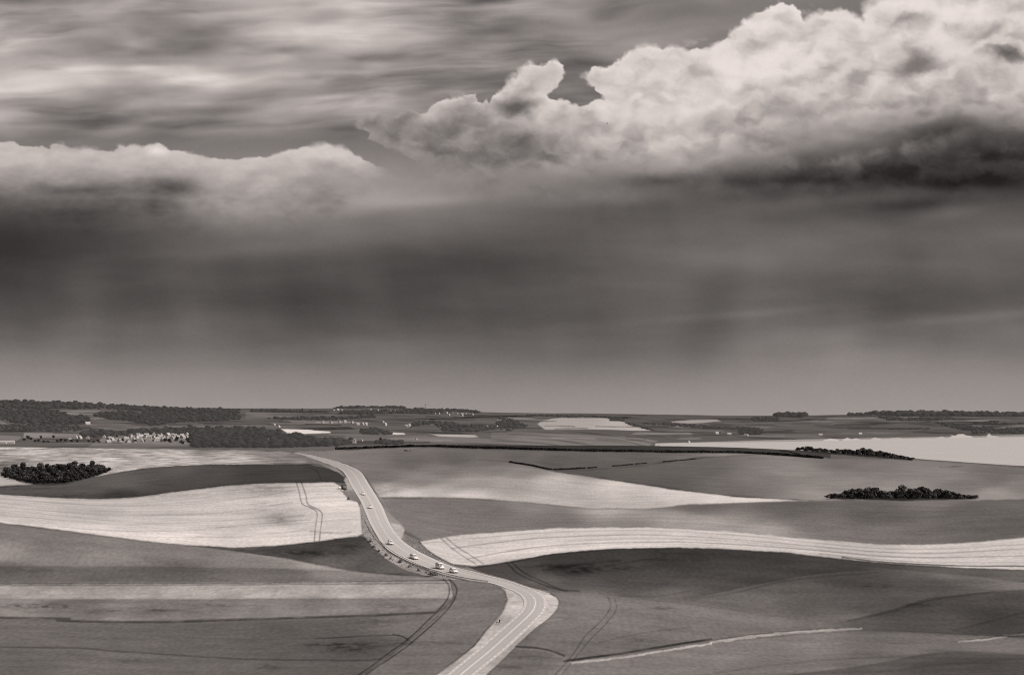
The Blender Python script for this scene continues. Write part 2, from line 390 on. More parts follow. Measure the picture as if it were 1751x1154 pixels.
def sky_tone(u, v):
    u = np.asarray(u, float); v = np.asarray(v, float)
    t = cubic_grid(u, v)
    T = t; A_u, A_v = u, v
    def cut(m):
        return A_u[m], A_v[m], T[m]
    M_ = A_v < 290; u, v, t = cut(M_)
    # high stratus: long streaks that rise a little to the right
    vt = v + 0.05 * (u - 300)
    wx = u + 120 * (fbm(u / 260, vt / 70, 3, 40) - 0.5); wy = vt + 34 * (fbm(u / 210, vt / 60, 3, 41) - 0.5)
    st = fbm(wx / 150, wy / 22, 3, 42, 0.42) - 0.5; st2 = fbm(wx / 330, wy / 60, 3, 47, 0.5) - 0.5
    thin = (fbm(wx / 70, wy / 5.5, 3, 52, 0.55) - 0.5) * sstep(0.42, 0.7, fbm(u / 150, vt / 40, 3, 56))
    hi = 1 - sstep(205, 262, v + 10 * st)
    edge = sstep(1250, 900, u) * 0.8 + 0.2
    t = t + hi * edge * (11 + 62 * st + 104 * st2 + 26 * thin + 74 * (fbm(wx / 150, wy / 62, 4, 58, .5) - .5))
    for (cu, cv, ru, rv, a) in [(150, 117, 70, 7, 30), (235, 117, 40, 7, 30), (400, 100, 70, 9, 18), (560, 168, 50, 5, 26), (340, 178, 40, 5, 18), (265, 203, 35, 5, 24), (300, 140, 40, 5, 14), (610, 40, 60, 34, 16), (40, 72, 60, 30, 12), (690, 60, 90, 25, 10),
        (250, 92, 30, 8, -24), (500, 84, 42, 7, -28), (640, 98, 50, 7, -26), (560, 135, 80, 5, -18), (330, 20, 60, 6, -20), (400, 40, 60, 8, -20), (400, 190, 60, 7, -16), (830, 2, 60, 7, -46), (270, 215, 90, 8, -12), (700, 95, 90, 6, -14), (730, 150, 70, 8, -10), (860, 100, 60, 12, -6), (985, 108, 60, 12, -16)]:
        t = t + a * blob(u, v + 10 * st, cu, cv, ru, rv, -0.05)
    T[M_] = t; M_ = (A_v > 270) & (A_v < 720); u, v, t = cut(M_)
    # dark rain mass: broad soft texture, a few veils of rain
    lo = sstep(290, 350, v) * (1 - sstep(560, 690, v))
    r1 = fbm((u + 0.25 * v) / 330, v / 60, 4, 60) - 0.5; r2 = fbm((u - 0.35 * v) / 90, v / 300, 3, 66) - 0.5
    t = t + lo * (30 * r1 + 10 * r2 + 8 * (vnoise((u + 0.22 * v) / 120, v / 700, 68) + vnoise((u + 0.3 * v) / 60, v / 500, 69) * .6 - 0.8) * sstep(380, 480, v))
    for (cu, cv, ru, rv, a) in [(1690, 540, 190, 9, 12), (1300, 534, 220, 8, 9), (1130, 305, 60, 12, -22), (1560, 350, 70, 10, -16), (1620, 365, 60, 12, 16), (60, 345, 60, 10, 14), (640, 345, 60, 14, 14), (730, 345, 90, 10, 14), (1050, 335, 80, 14, 10), (1380, 346, 150, 14, 14), (1250, 440, 120, 26, 7), (420, 425, 160, 16, 8), (1400, 415, 120, 20, 6)]:
        t = t + a * blob(u, v, cu, cv, ru, rv, -0.08)
    T[M_] = t; M_ = (A_u < 830) & (A_v > 225) & (A_v < 430); u, v, t = cut(M_)
    # low cumulus bank on one side
    q = 7 * (puff(u / 26, v / 17, 2, 80) - 0.7) + 3 * (fbm(u / 6, v / 5, 3, 84) - 0.5)
    db = poly_sd(u, v, BANK) + q
    sb = 1.4 + 6 * sstep(.4, .7, fbm(u / 40, v / 30, 2, 86)); ab = sstep(-sb, sb + .5, db)
    n1 = fbm(u / 70, v / 26, 4, 90) - 0.5
    dn = v - np.interp(u, [-600, 0, 90, 265, 380, 470, 570, 640], [246, 247, 250, 248, 270, 264, 249, 284])   # depth under the top edge
    low = np.interp(dn, [0, 12, 30, 50, 70, 95, 140], [190, 188, 176, 158, 132, 96, 70])
    low2 = np.interp(dn, [0, 15, 32, 50, 75, 110, 150], [192, 188, 168, 158, 150, 138, 112])
    kk = sstep(180, 470, u + 80 * n1)
    tb = low * (1 - kk) + low2 * kk + 44 * n1 * sstep(2, 60, dn) + 20 * (fbm(u / 22, v / 12, 4, 93) - .5)
    tb = tb + 34 * blob(u, v, 268, 258, 20, 10) + 14 * blob(u, v, 560, 262, 50, 12) - 46 * blob(u, v, 290, 318, 50, 16) - 26 * blob(u, v, 160, 325, 110, 9) - 14 * blob(u, v, 110, 252, 60, 8)
    fade = sstep(75, 160, dn + 40 * n1) + sstep(575, 700, u + 90 * n1 + 0.9 * np.clip(dn - 10, 0, 60))
    ab = ab * np.clip(1 - fade, 0, 1)
    t = t * (1 - ab) + tb * ab
    T[M_] = t; M_ = (A_u > 570) & (A_v < 380); u, v, t = cut(M_)
    # the big sunlit cumulus
    wu = 16 * (fbm(u / 30, v / 26, 5, 100, 0.55) - 0.5); wv = 16 * (fbm(u / 30, v / 26, 5, 105, 0.55) - 0.5)
    q = 11 * (puff((u + .4 * wu) / 26, (v + .4 * wv) / 20, 2, 110, 0.5) - 0.7) + 7 * (fbm(u / 10, v / 9, 3, 116, .5) - 0.5)
    d = poly_sd(u + 0.35 * wu, v + 0.35 * wv, CUM) + q
    soft = 1.6 + 6.5 * sstep(0.42, 0.72, fbm(u / 34, v / 34, 3, 118)) + 5 * sstep(1340, 1500, u) * sstep(80, 30, v)
    ac = sstep(-soft, soft, d)
    def relief(a, b):
        x = a + 1.5 * wu; y = b + 1.5 * wv
        return 40 * fbm(x / 95, y / 62, 3, 120, 0.5) + 17 * puff(x / 58, y / 40, 2, 124, 0.45)
    rel = relief(u - 4, v - 7) - relief(u + 4, v + 7)
    ct = 186 + 30 * np.exp(-np.clip(d, 0, None) / 16) + 24 * sstep(950, 1150, u) - np.clip(rel, -14, 14) * 1.7
    bot = np.interp(u, [600, 640, 700, 800, 900, 1000, 1200, 1300, 1400, 1500, 1640, 1700, 1751, 2200], [228, 236, 262, 284, 276, 275, 270, 250, 224, 208, 180, 188, 196, 200])
    n2 = fbm(u / 90, v / 34, 4, 130) - 0.5; n3 = fbm((u + 2 * wu) / 46, (v + 2 * wv) / 28, 4, 135, .5) - 0.5
    ub = v - bot + 46 * n2 + 50 * n3
    ct = ct - 34 * sstep(-110, -5, ub) + 54 * n2 + 84 * n3 - 4
    ct = ct - 26 * sstep(1000, 800, u) * sstep(130, 190, v)
    for (cu, cv, ru, rv, a, ro) in [(883, 181, 32, 15, -74, -0.1), (902, 238, 14, 12, -30, 0), (1472, 127, 26, 16, -62, -0.5), (1416, 108, 22, 16, -34, 0), (1560, 110, 50, 20, -66, -0.25), (1585, 121, 26, 8, -34, -0.1), (1552, 28, 26, 13, -58, -0.4), (1640, 38, 26, 10, -30, -.6), (1690, 60, 34, 8, -44, -0.5), (1735, 97, 34, 10, -66, 0.1), (1690, 88, 30, 6, -40, -0.2),
        (1280, 152, 18, 14, -24, 0), (1270, 203, 20, 10, -20, 0), (1214, 210, 16, 10, -22, 0), (1140, 203, 20, 10, -18, 0), (1360, 190, 46, 20, -16, 0), (1500, 172, 60, 14, 18, 0), (1640, 160, 90, 16, 12, 0), (1215, 165, 26, 20, 14, 0), (1310, 110, 36, 30, 14, 0), (1300, 35, 30, 20, 10, 0), (1110, 95, 34, 14, 14, 0), (930, 125, 34, 14, 12, 0), (1030, 190, 12, 18, 16, 0), (790, 200, 40, 16, -8, 0), (1740, 30, 30, 24, -24, 0)]:
        ct = ct + a * blob(u + 1.5 * wu, v + 1.5 * wv, cu, cv, ru, rv, ro)
    ct = np.where(ct > 200, 200 + 26 * np.tanh((ct - 200) / 32), np.maximum(ct, 60))
    ac = ac * (1 - sstep(-20, 44, ub))
    t = t * (1 - ac) + ct * ac
    # wisps shed from the crest, and the black base
    for (cu, cv, ru, rv, a, ro) in [(1690, 244, 130, 30, -28, -0.12), (1700, 265, 60, 10, -14, 0), (1600, 220, 90, 16, -22, -0.2), (1420, 296, 170, 16, -22, -0.02), (1140, 308, 60, 10, -14, 0), (1350, 309, 120, 9, -18, -.03), (1640, 312, 110, 11, -18, -.04), (1600, 300, 160, 30, -8, 0), (1500, 262, 50, 12, 14, -.2), (1600, 232, 60, 8, -16, -.3)]:
        t = t + a * blob(u, v + 12 * n2, cu, cv, ru, rv, ro) * (1 - 0.7 * ac)
    t = t + (1 - ac) * 70 * n3 * blob(u, v, 1560, 268, 330, 60) + (1 - ac) * 24 * n3 * blob(u, v, 1000, 300, 300, 50)
    t = t + 26 * (1 - ac) * sstep(0.60, 0.8, fbm(u / 20, v / 14, 4, 150)) * (blob(u, v, 1195, 76, 30, 9) + blob(u, v, 1400, 22, 50, 10) + blob(u, v, 955, 140, 14, 12))
    T[M_] = t; t = T; u, v = A_u, A_v
    t = t + 3.2 * (vnoise(u / 2.6, v / 2.2, 160) - 0.5)
    return np.clip(t, 34, 232)
def axis(a0, a1, b0, b1, step, big):
    return np.concatenate([np.arange(a0, b0, big), np.arange(b0, b1, step), np.arange(b1, a1 + big, big)])
def build_sky():
    uu = axis(-700, 2450, -60, 1812, 1.6, 14.0); vv = axis(-560, 748, -40, 712, 1.5, 9.0)
    u, v = np.meshgrid(uu, vv)
    t = lin(sky_tone(u, v))
    d = np.stack([(u - U0) / F, np.ones_like(u), (V0 - v) / F], -1)
    P = d / np.linalg.norm(d, axis=-1, keepdims=True) * 60000.0; P[..., 2] += H
    nu, nv = len(uu), len(vv)
    i = (np.arange(nv - 1)[:, None] * nu + np.arange(nu - 1)[None, :]).ravel()
    Q = np.stack([i, i + 1, i + nu + 1, i + nu], -1)
    m, nt, out = new_mat('cloudy_sky')
    at = nd(nt, 'ShaderNodeAttribute', attribute_name='tone')
    f = noise_fac(nt, [((1/700, 1/700, 1/420), 0.03, 5)])
    e = nd(nt, 'ShaderNodeEmission'); e.inputs[1].default_value = 1.0
    nt.links.new(tinted(nt, mth(nt, 'MULTIPLY', f, at.outputs['Fac'])), e.inputs[0]); nt.links.new(e.outputs[0], out.inputs[0])
    link('sky', big_mesh('sky', P.reshape(-1, 3), Q, m, {'tone': t.ravel()}), kind='structure')
build_sky()
print('10_sky.py', time.time() - _T0)
# ------------------------------------------------------------------ fields: outline, tone samples, kind, edge width, mottle
X0, X1 = -1200, 2900
LV = [(746, 1152.6), (778.6, 1128.7), (811, 1103.6), (831, 1078.5), (849, 1058), (861.5, 1040.8), (867.8, 1023), (864, 1010), (857, 1003), (844, 997)]
RV = [(831, 1152.6), (851.5, 1133.8), (881.6, 1103.6), (911.8, 1076), (936.9, 1058), (952, 1040.8), (955.7, 1028), (951, 1021), (941, 1016)]
NEAR = [  # tone samples carry slope light and cloud shade in the ground colour
 # --- left foreground
 ([(X0, 1040), (0, 1055), (50, 1058), (100, 1060), (200, 1062.5), (300, 1062.5), (400, 1059), (600, 1053), (742, 1046.5), (900, 1010), (900, 1500), (X0, 1500)],
  [(0, 1080, 100), (300, 1080, 97), (600, 1105, 84), (0, 1130, 95), (400, 1140, 98), (700, 1062, 112), (600, 1142, 90), (720, 1130, 104), (500, 1108, 92), (200, 1150, 102)], 'field', 1.0, .10),
 ([(X0, 1020), (0, 1022), (300, 1023), (770, 1022), (742, 1046.5), (600, 1053), (400, 1059), (300, 1062.5), (200, 1062.5), (100, 1060), (50, 1058), (0, 1055), (X0, 1040)],
  [(0, 1028, 132), (0, 1046, 122), (120, 1036, 106), (200, 1052, 120), (250, 1040, 112), (500, 1038, 120), (700, 1034, 120)], 'field', 5.0, .16),
 ([(X0, 997), (0, 998), (400, 997), (772, 994), (779, 1008), (772, 1022), (300, 1024), (X0, 1022)],
  [(0, 1010, 140), (200, 1012, 144), (400, 1010, 156), (600, 1010, 154), (740, 1006, 152)], 'field', 2.2, .2),
 ([(X0, 890), (0, 893), (120, 908), (240, 925), (330, 933), (400, 936), (500, 956), (600, 975), (740, 986), (775, 992), (400, 997), (0, 998), (X0, 997)],
  [(0, 905, 112), (100, 925, 116), (0, 942, 136), (200, 945, 128), (400, 950, 116), (550, 970, 134), (300, 938, 122), (0, 973, 98), (300, 972, 96), (200, 988, 100), (500, 985, 106), (700, 989, 118)], 'field', 1.0, .08),
 ([(330, 933), (400, 936), (480, 932), (540, 926), (570, 921), (615, 916), (640, 925), (660, 944), (700, 968), (750, 985), (680, 982), (600, 975), (500, 955)],
  [(420, 941, 88), (520, 940, 72), (600, 930, 72), (620, 955, 84), (560, 962, 92), (700, 978, 100)], 'field', 1.5, .25),
 ([(768, 990), (800, 992), (840, 996), (860, 1005), (868, 1023), (861, 1041), (849, 1058), (831, 1078), (811, 1103), (778, 1129), (746, 1153), (700, 1190), (560, 1190), (640, 1140), (705, 1090), (762, 1040), (776, 1020)],
  [(820, 1010, 112), (850, 1030, 108), (800, 1050, 116), (740, 1080, 112), (780, 1100, 108), (700, 1140, 106)], 'field', 1.0, .10),
 # --- meadow, mound and bright bowl
 ([(X0, 756), (0, 761), (100, 763), (200, 765), (350, 768), (480, 770), (503, 773), (530, 781), (560, 792), (580, 801), (450, 800), (240, 806), (0, 834), (X0, 840)],
  [(50, 768, 168), (0, 785, 140), (120, 778, 150), (200, 788, 166), (300, 781, 172), (400, 786, 164), (350, 770, 126), (460, 774, 122), (500, 786, 118), (545, 793, 96), (0, 764, 170), (200, 772, 150), (0, 800, 110)], 'meadow', 1.0, .5),
 ([(X0, 812), (0, 814), (30, 821), (56, 828), (0, 831), (X0, 831)], [(0, 822, 165)], 'meadow', 1.0, .1),
 ([(X0, 825), (0, 832), (60, 829), (110, 826), (150, 817), (200, 808), (240, 801), (300, 796), (350, 794), (450, 793), (530, 794), (558, 800), (580, 808), (592, 820), (590, 826), (570, 824), (500, 825), (440, 827), (380, 831), (300, 841), (230, 850), (170, 853), (100, 851), (0, 845), (X0, 830)],
  [(50, 840, 84), (200, 826, 90), (150, 840, 84), (200, 848, 68), (350, 812, 76), (450, 808, 66), (560, 812, 66), (300, 803, 84), (300, 830, 74), (500, 818, 70)], 'field', 1.0, .12),
 ([(X0, 830), (0, 845), (100, 851), (170, 853), (230, 850), (300, 841), (380, 831), (440, 827), (500, 825), (570, 824), (580, 829), (588, 843), (597, 853), (611, 858), (616, 868), (618, 895), (621, 912), (612, 917), (570, 921), (540, 926), (480, 932), (400, 936), (330, 933), (240, 925), (120, 908), (0, 893), (X0, 850)],
  [(0, 855, 180), (0, 880, 174), (150, 880, 168), (300, 880, 178), (300, 918, 202), (450, 860, 188), (455, 838, 164), (560, 860, 204), (590, 890, 198), (480, 914, 200), (150, 906, 198), (540, 840, 194), (380, 900, 186), (480, 886, 166), (570, 912, 192), (0, 890, 190)], 'stubble_field', 0.9, .05),
 # --- right-hand side
 ([(590, 767), (720, 760), (1000, 761), (1200, 762), (1360, 767), (1420, 772), (1420, 786), (1300, 776), (1100, 773), (900, 770), (720, 764), (600, 768)], [(700, 763, 56), (1000, 765, 62), (1300, 770, 70)], 'field', 0.8, .10),
 ([(480, 770), (600, 768), (720, 764), (900, 769), (1100, 773), (1300, 775), (1190, 783), (1090, 796), (1000, 803), (950, 806), (1060, 822), (1150, 836), (1260, 849), (1400, 856), (1300, 859), (1180, 863), (1110, 870), (1000, 869), (900, 859), (800, 852), (700, 850), (650, 850), (635, 830), (622, 811), (600, 797), (545, 782), (505, 774)],
  [(560, 774, 116), (620, 785, 112), (700, 790, 98), (650, 815, 106), (720, 824, 124), (700, 845, 172), (800, 847, 176), (780, 786, 94), (660, 838, 142), (760, 806, 112), (800, 826, 144), (740, 838, 158), (850, 802, 116), (950, 790, 92), (1100, 782, 96), (880, 784, 96), (880, 806, 126), (860, 824, 148), (950, 822, 166), (950, 845, 164), (1050, 834, 180), (1150, 844, 182), (1250, 853, 190), (1100, 862, 164), (1020, 795, 94), (840, 790, 100)], 'field', 1.2, .08),
 ([(640, 850), (700, 850), (800, 852), (900, 859), (1000, 869), (1110, 870), (1180, 863), (1300, 859), (1400, 856), (1420, 855), (1670, 855), (1751, 854), (X1, 850), (X1, 905), (1751, 918), (1660, 928), (1560, 931), (1500, 931), (1400, 923), (1250, 909), (1100, 901), (950, 903), (800, 913), (725, 925), (690, 905), (668, 882)],
  [(700, 868, 116), (850, 876, 110), (950, 890, 110), (1040, 870, 152), (1100, 882, 136), (1200, 893, 150), (1310, 910, 144), (1400, 900, 112), (1200, 868, 106), (1350, 870, 98), (1500, 880, 96), (1500, 918, 114), (1650, 872, 98), (1720, 892, 96), (1751, 860, 104), (900, 865, 128), (1150, 890, 146), (1080, 896, 122), (1600, 858, 116)], 'field', 3.0, .06),
 ([(930, 802), (945, 803), (1000, 803), (1090, 796), (1190, 783), (1300, 776), (1420, 783), (1560, 784), (1751, 798), (X1, 850), (X1, 862), (1751, 854), (1670, 855), (1420, 856), (1400, 857), (1260, 849), (1150, 836), (1060, 822), (950, 806)],
  [(1000, 806, 92), (1100, 800, 96), (1200, 800, 98), (1150, 822, 92), (1300, 820, 118), (1350, 805, 130), (1450, 830, 130), (1250, 836, 106), (1500, 796, 116), (1600, 812, 124), (1700, 815, 108), (1550, 838, 138), (1700, 845, 142), (1751, 830, 120), (1400, 848, 138), (1650, 830, 116), (1450, 790, 110)], 'field', 1.0, .09),
 ([(717, 925), (740, 921), (800, 912), (950, 902), (1100, 900), (1250, 908), (1400, 922), (1500, 930), (1560, 931), (1660, 927), (1751, 917), (X1, 880), (X1, 990), (1751, 974), (1650, 971), (1550, 965), (1450, 956), (1350, 945), (1250, 939), (1150, 936), (1050, 938), (950, 946), (870, 960), (812, 968), (775, 964), (745, 950), (725, 936)],
  [(760, 940, 192), (900, 925, 200), (1100, 915, 200), (1300, 925, 196), (1600, 950, 198), (1751, 940, 198), (1480, 944, 184), (830, 955, 196)], 'stubble_field', 0.9, .04),
 ([(780, 969), (812, 969), (870, 961), (950, 946), (1050, 938), (1150, 936), (1250, 939), (1350, 945), (1450, 957), (1550, 966), (1650, 972), (1751, 975), (X1, 990), (X1, 1200), (1751, 1090), (1600, 1082), (1470, 1078), (1300, 1085), (1050, 1060), (955, 1030), (942, 1014), (880, 994), (820, 977)],
  [(880, 980, 78), (930, 996, 92), (1000, 960, 66), (980, 975, 62), (1150, 955, 66), (1000, 995, 84), (1050, 985, 76), (1300, 958, 70), (1300, 985, 80), (1100, 990, 78), (1450, 990, 74), (1600, 998, 78), (1620, 985, 98), (1751, 998, 106), (1300, 1030, 100), (1150, 1022, 102), (1500, 1040, 84), (1700, 1060, 72), (1450, 1058, 102), (1600, 1065, 86), (1000, 1020, 110), (1751, 1025, 84), (1380, 1010, 90)], 'field', 1.5, .10),
 ([(940, 1012), (1000, 1020), (1150, 1032), (1300, 1050), (1460, 1074), (1200, 1099), (980, 1131), (960, 1118), (890, 1106), (937, 1058), (955, 1030)],
  [(1000, 1040, 118), (1100, 1062, 116), (1200, 1076, 112), (950, 1090, 112), (1350, 1064, 110), (1050, 1100, 106), (970, 1060, 116)], 'field', 9.0, .10),
 ([(840, 1150), (885, 1104), (965, 1118), (980, 1131), (1200, 1100), (1460, 1077), (1600, 1083), (1751, 1090), (X1, 1200), (X1, 1500), (700, 1500)],
  [(1000, 1146, 120), (1200, 1122, 120), (1400, 1100, 120), (1500, 1130, 100), (1700, 1104, 112), (1600, 1145, 84), (1680, 1135, 82), (1350, 1145, 108), (900, 1130, 106), (1751, 1150, 86), (1550, 1100, 108)], 'field', 2.5, .10),
 ([(2, 808), (30, 800), (100, 799), (160, 799), (192, 802), (170, 811), (140, 819), (112, 827), (60, 829), (34, 822), (8, 813)], [(80, 815, 48)], 'meadow', 2.0, .3),  # dark leaf litter under the copse, with tree shade painted in
 ([(1412, 853), (1450, 849), (1540, 847), (1620, 848), (1670, 853), (1540, 855.5)], [(1500, 852, 55)], 'field', 1.5, .2),  # ground under the thicket, its shade painted into the tone
 ([(1360, 767), (1400, 768.5), (1450, 773), (1500, 776), (1562, 783.5), (1560, 787), (1500, 782), (1450, 778.5), (1400, 774), (1362, 771)], [(1450, 776, 55)], 'field', 1.2, .2),  # ground under the crest scrub, its shade painted into the tone
 # --- verges of the road
 (LV + RV[::-1], [(850, 1090, 176), (900, 1030, 180), (940, 1030, 192), (870, 1050, 170), (790, 1140, 168)], 'road_verge', 1.0, .26),
 ([(748, 1190), (746, 1152), (831, 1152), (800, 1190)], [(790, 1160, 180)], 'road_verge', 0.9, .05),
 ([(857, 1003), (844, 997), (800, 991), (760, 982), (735, 974), (735, 966), (760, 966), (820, 977), (880, 994), (941, 1014), (900, 1030)], [(800, 985, 160), (900, 1008, 178), (930, 1014, 180)], 'road_verge', 1.0, .06),
 ([(690, 912), (718, 925), (727, 938), (748, 952), (776, 965), (800, 969), (820, 976), (790, 972), (760, 966), (728, 950), (706, 937), (692, 924)], [(700, 922, 118), (740, 950, 112), (780, 967, 124)], 'road_verge', 1.0, .14),
 ([(640, 842), (654, 852), (668, 880), (684, 893), (692, 903), (690, 912), (694, 926), (706, 939), (686, 926), (672, 909), (663, 894), (652, 868), (640, 846)], [(650, 862, 128), (670, 890, 140), (682, 908, 150), (690, 925, 124)], 'road_verge', 1.2, .10),
 ([(668, 893), (684, 897), (692, 906), (686, 922), (676, 912)], [(680, 905, 172)], 'road_verge', 1.2, .06),
 ([(616, 850), (620, 858), (628, 885), (640, 915), (660, 942), (690, 960), (740, 980), (790, 992), (760, 990), (730, 984), (690, 972), (660, 955), (636, 932), (622, 915), (618, 890), (616, 868)], [(622, 880, 130), (640, 930, 138), (690, 966, 150), (750, 985, 142)], 'road_verge', 1.2, .32),
 ([(594, 812), (600, 826), (609, 842), (618, 856), (619, 862), (611, 857), (597, 853), (588, 840), (592, 828), (588, 820)], [(600, 832, 160), (604, 848, 118), (594, 845, 122), (615, 858, 112)], 'road_verge', 1.0, .08),
 ([(505, 774), (545, 788), (575, 800), (590, 815), (582, 810), (560, 799), (530, 788), (500, 776)], [(540, 788, 110), (580, 808, 130)], 'road_verge', 1.0, .08),
]
FAR = [
 ([(X0, 640), (X1, 640), (X1, 900), (X0, 900)], [(0, 705, 88), (300, 705, 88), (600, 712, 90), (900, 730, 96), (1200, 735, 90), (1500, 725, 92), (1700, 725, 94), (1000, 711, 86), (1300, 715, 90), (600, 745, 96), (200, 745, 92), (1400, 745, 94), (1600, 740, 94)], 'hills', 1.0, .16),
 ([(82, 701), (176, 701), (163, 706), (161, 717), (146, 711), (120, 711)], [(120, 704, 122), (155, 712, 110)], 'hills', .8, .05),
 ([(150, 719), (190, 721), (214, 724), (258, 731.5), (208, 737), (156, 733)], [(190, 728, 104)], 'hills', .8, .05),
 ([(289, 727), (440, 722), (520, 724), (500, 731), (440, 730), (260, 733)], [(300, 730, 106), (440, 726, 100)], 'hills', .8, .06),
 ([(41, 739), (138, 740), (138, 750), (40, 748)], [(60, 742, 128), (120, 745, 118)], 'hills', .8, .06),
 ([(X0, 744), (0, 744), (38, 746), (28, 754), (X0, 753)], [(0, 748, 112)], 'hills', .8, .06),
 ([(X0, 718), (0, 718), (10, 722), (12, 730), (X0, 728)], [(0, 724, 110)], 'hills', .8, .06),
 ([(180, 745), (330, 742), (330, 764), (150, 764)], [(250, 750, 120), (250, 760, 112)], 'hills', 1.5, .25),
 ([(420, 704.5), (571, 708), (584, 713), (495, 716.5), (420, 715)], [(450, 710, 106), (550, 712, 104)], 'hills', .8, .05),
 ([(495, 719), (591, 719.5), (640, 722), (560, 724), (500, 721.5)], [(540, 721, 130)], 'hills', .7, .1),
 ([(480, 733.6), (520, 734.6), (564, 737.5), (566, 740), (520, 741.5), (492, 740)], [(520, 737, 205)], 'hills', .6, .04),
 ([(613, 734.4), (632, 735.4), (626, 739)], [(622, 736, 195)], 'hills', .6, .04),
 ([(651, 738), (691, 740), (693, 743), (670, 742.6), (654, 741)], [(670, 741, 200)], 'hills', .6, .04),
 ([(734, 742), (812, 743.6), (818, 747), (780, 748), (752, 746)], [(770, 745, 165)], 'hills', .7, .14),
 ([(590, 744), (730, 745), (850, 751), (850, 760), (700, 757), (590, 756)], [(640, 748, 104), (800, 755, 112)], 'hills', .8, .12),
 ([(680, 711.5), (860, 713), (860, 719), (700, 718)], [(760, 715, 90)], 'hills', .8, .06),
 ([(919, 725), (926, 719), (950, 714.7), (998, 713), (1037, 714.7), (1069, 721.7), (1092, 729), (1115, 736.4), (1076, 736), (998, 734), (932, 734)], [(930, 728, 158), (1000, 722, 160), (1050, 732, 170), (1100, 735, 176)], 'hills', .7, .05),
 ([(853, 715), (940, 716.5), (926, 721), (900, 720)], [(900, 718, 120)], 'hills', .7, .05),
 ([(1147, 720.4), (1182, 717.8), (1224, 716.8), (1234, 720.2), (1182, 723.8), (1150, 722.5)], [(1190, 720, 152)], 'hills', .7, .05),
 ([(840, 738), (900, 740), (1000, 743), (1090, 748), (1125, 754), (1110, 762), (840, 762)], [(850, 745, 108), (1000, 750, 116), (1100, 756, 122), (900, 757, 118)], 'hills', 1.5, .36),
 ([(1290, 729), (1326, 729.6), (1310, 731.5), (1280, 731)], [(1300, 730, 112)], 'hills', .7, .05),
 ([(1270, 744), (1330, 744), (1400, 743), (1390, 747), (1280, 748)], [(1320, 745, 104)], 'hills', .8, .05),
 ([(1648, 718.5), (1693, 718.2), (1714, 723), (1680, 723.5)], [(1680, 721, 130)], 'hills', .7, .05),
 ([(1655, 731.5), (1700, 730), (1738, 727), (X1, 729), (X1, 731), (1740, 730), (1690, 734), (1660, 734)], [(1700, 731, 122)], 'hills', .7, .05),
 ([(1500, 726), (1600, 722), (1650, 728), (1640, 740), (1560, 742), (1500, 738)], [(1560, 732, 92)], 'hills', 3, .08),
 ([(1120, 757.5), (1180, 756.5), (1300, 752.6), (1400, 750.4), (1474, 748.9), (1606, 746.4), (1700, 744.4), (1751, 743), (X1, 739), (X1, 760), (1751, 752), (1606, 756), (1300, 760), (1120, 762)], [(1300, 756, 150), (1600, 750, 146), (1130, 759, 170)], 'beach', .6, .08),
 ([(1622, 748), (1628, 745.5), (1624, 743.6), (1634, 744.6), (1638, 742), (1647, 741.8), (1652, 744), (1660, 745), (1664, 747), (1655, 749), (1630, 749)], [(1640, 745, 190)], 'chalk_cliff', .5, .08),
 ([(1687, 746), (1691, 740.5), (1695, 744), (1701, 745.2), (1710, 746.5), (1704, 747.5), (1688, 748)], [(1695, 744, 186)], 'chalk_cliff', .5, .05),
 ([(1405, 754), (1410, 752), (1420, 749.4), (1432, 751.2), (1438, 754)], [(1420, 751, 192)], 'chalk_cliff', .6, .1),
 ([(1440, 753), (1441, 751), (1449, 748), (1456, 751), (1464, 749), (1470, 751), (1470, 754)], [(1455, 750, 190)], 'chalk_cliff', .6, .1),
 ([(1487, 752), (1495, 747.8), (1502, 749), (1511, 751), (1511, 753)], [(1497, 750, 186)], 'chalk_cliff', .6, .1),
 ([(1515, 753), (1524, 749), (1536, 747.8), (1550, 751), (1550, 753)], [(1530, 750, 176)], 'chalk_cliff', .6, .1),
 ([(1596, 752), (1600, 748.6), (1611, 746), (1618, 749.5), (1618, 752)], [(1610, 748, 180)], 'chalk_cliff', .6, .1),
]
_r = random.Random(77); _q = []
for _ in range(90):                                # small fields of the far country
    a = _r.uniform(-60, 1800); c = _r.uniform(0, 1); top = np.interp(a, [0, 350, 560, 830, 1250, 1751], [692, 702, 702, 709, 713, 713]); bot = np.interp(a, [0, 600, 850, 1100, 1400, 1751], [760, 756, 756, 752, 746, 738])
    vv = top + (bot - top) * c; w_ = _r.uniform(25, 110) ; h_ = _r.uniform(1.2, 4.2); k_ = _r.uniform(-.03, .03)
    _q.append(([(a, vv + k_ * 20), (a + w_ * .9, vv - k_ * w_), (a + w_, vv + h_ * .7), (a + w_ * .5, vv + h_), (a - 8, vv + h_ * .8)], [(a + w_ / 2, vv + 1, _r.choice([66, 72, 80, 104, 110, 118, 124]))], 'hills', .8, .06))
FAR[1:1] = _q
FARLINES = []
for _ in range(70):                                # hedge lines and banks between them
    a = _r.uniform(-60, 1760); top = np.interp(a, [0, 350, 560, 830, 1250, 1751], [692, 702, 702, 709, 713, 713]); bot = np.interp(a, [0, 600, 850, 1100, 1400, 1751], [760, 756, 756, 752, 746, 738])
    vv = top + (bot - top) * _r.random(); w_ = _r.uniform(30, 150); k_ = _r.uniform(-.035, .035)
    FARLINES.append(([(a, vv), (a + w_ * .4, vv + k_ * w_ * .4 + _r.uniform(-.5, .5)), (a + w_, vv + k_ * w_)], _r.uniform(.35, .7), _r.choice([.45, .5, .55, .65, 1.35])))
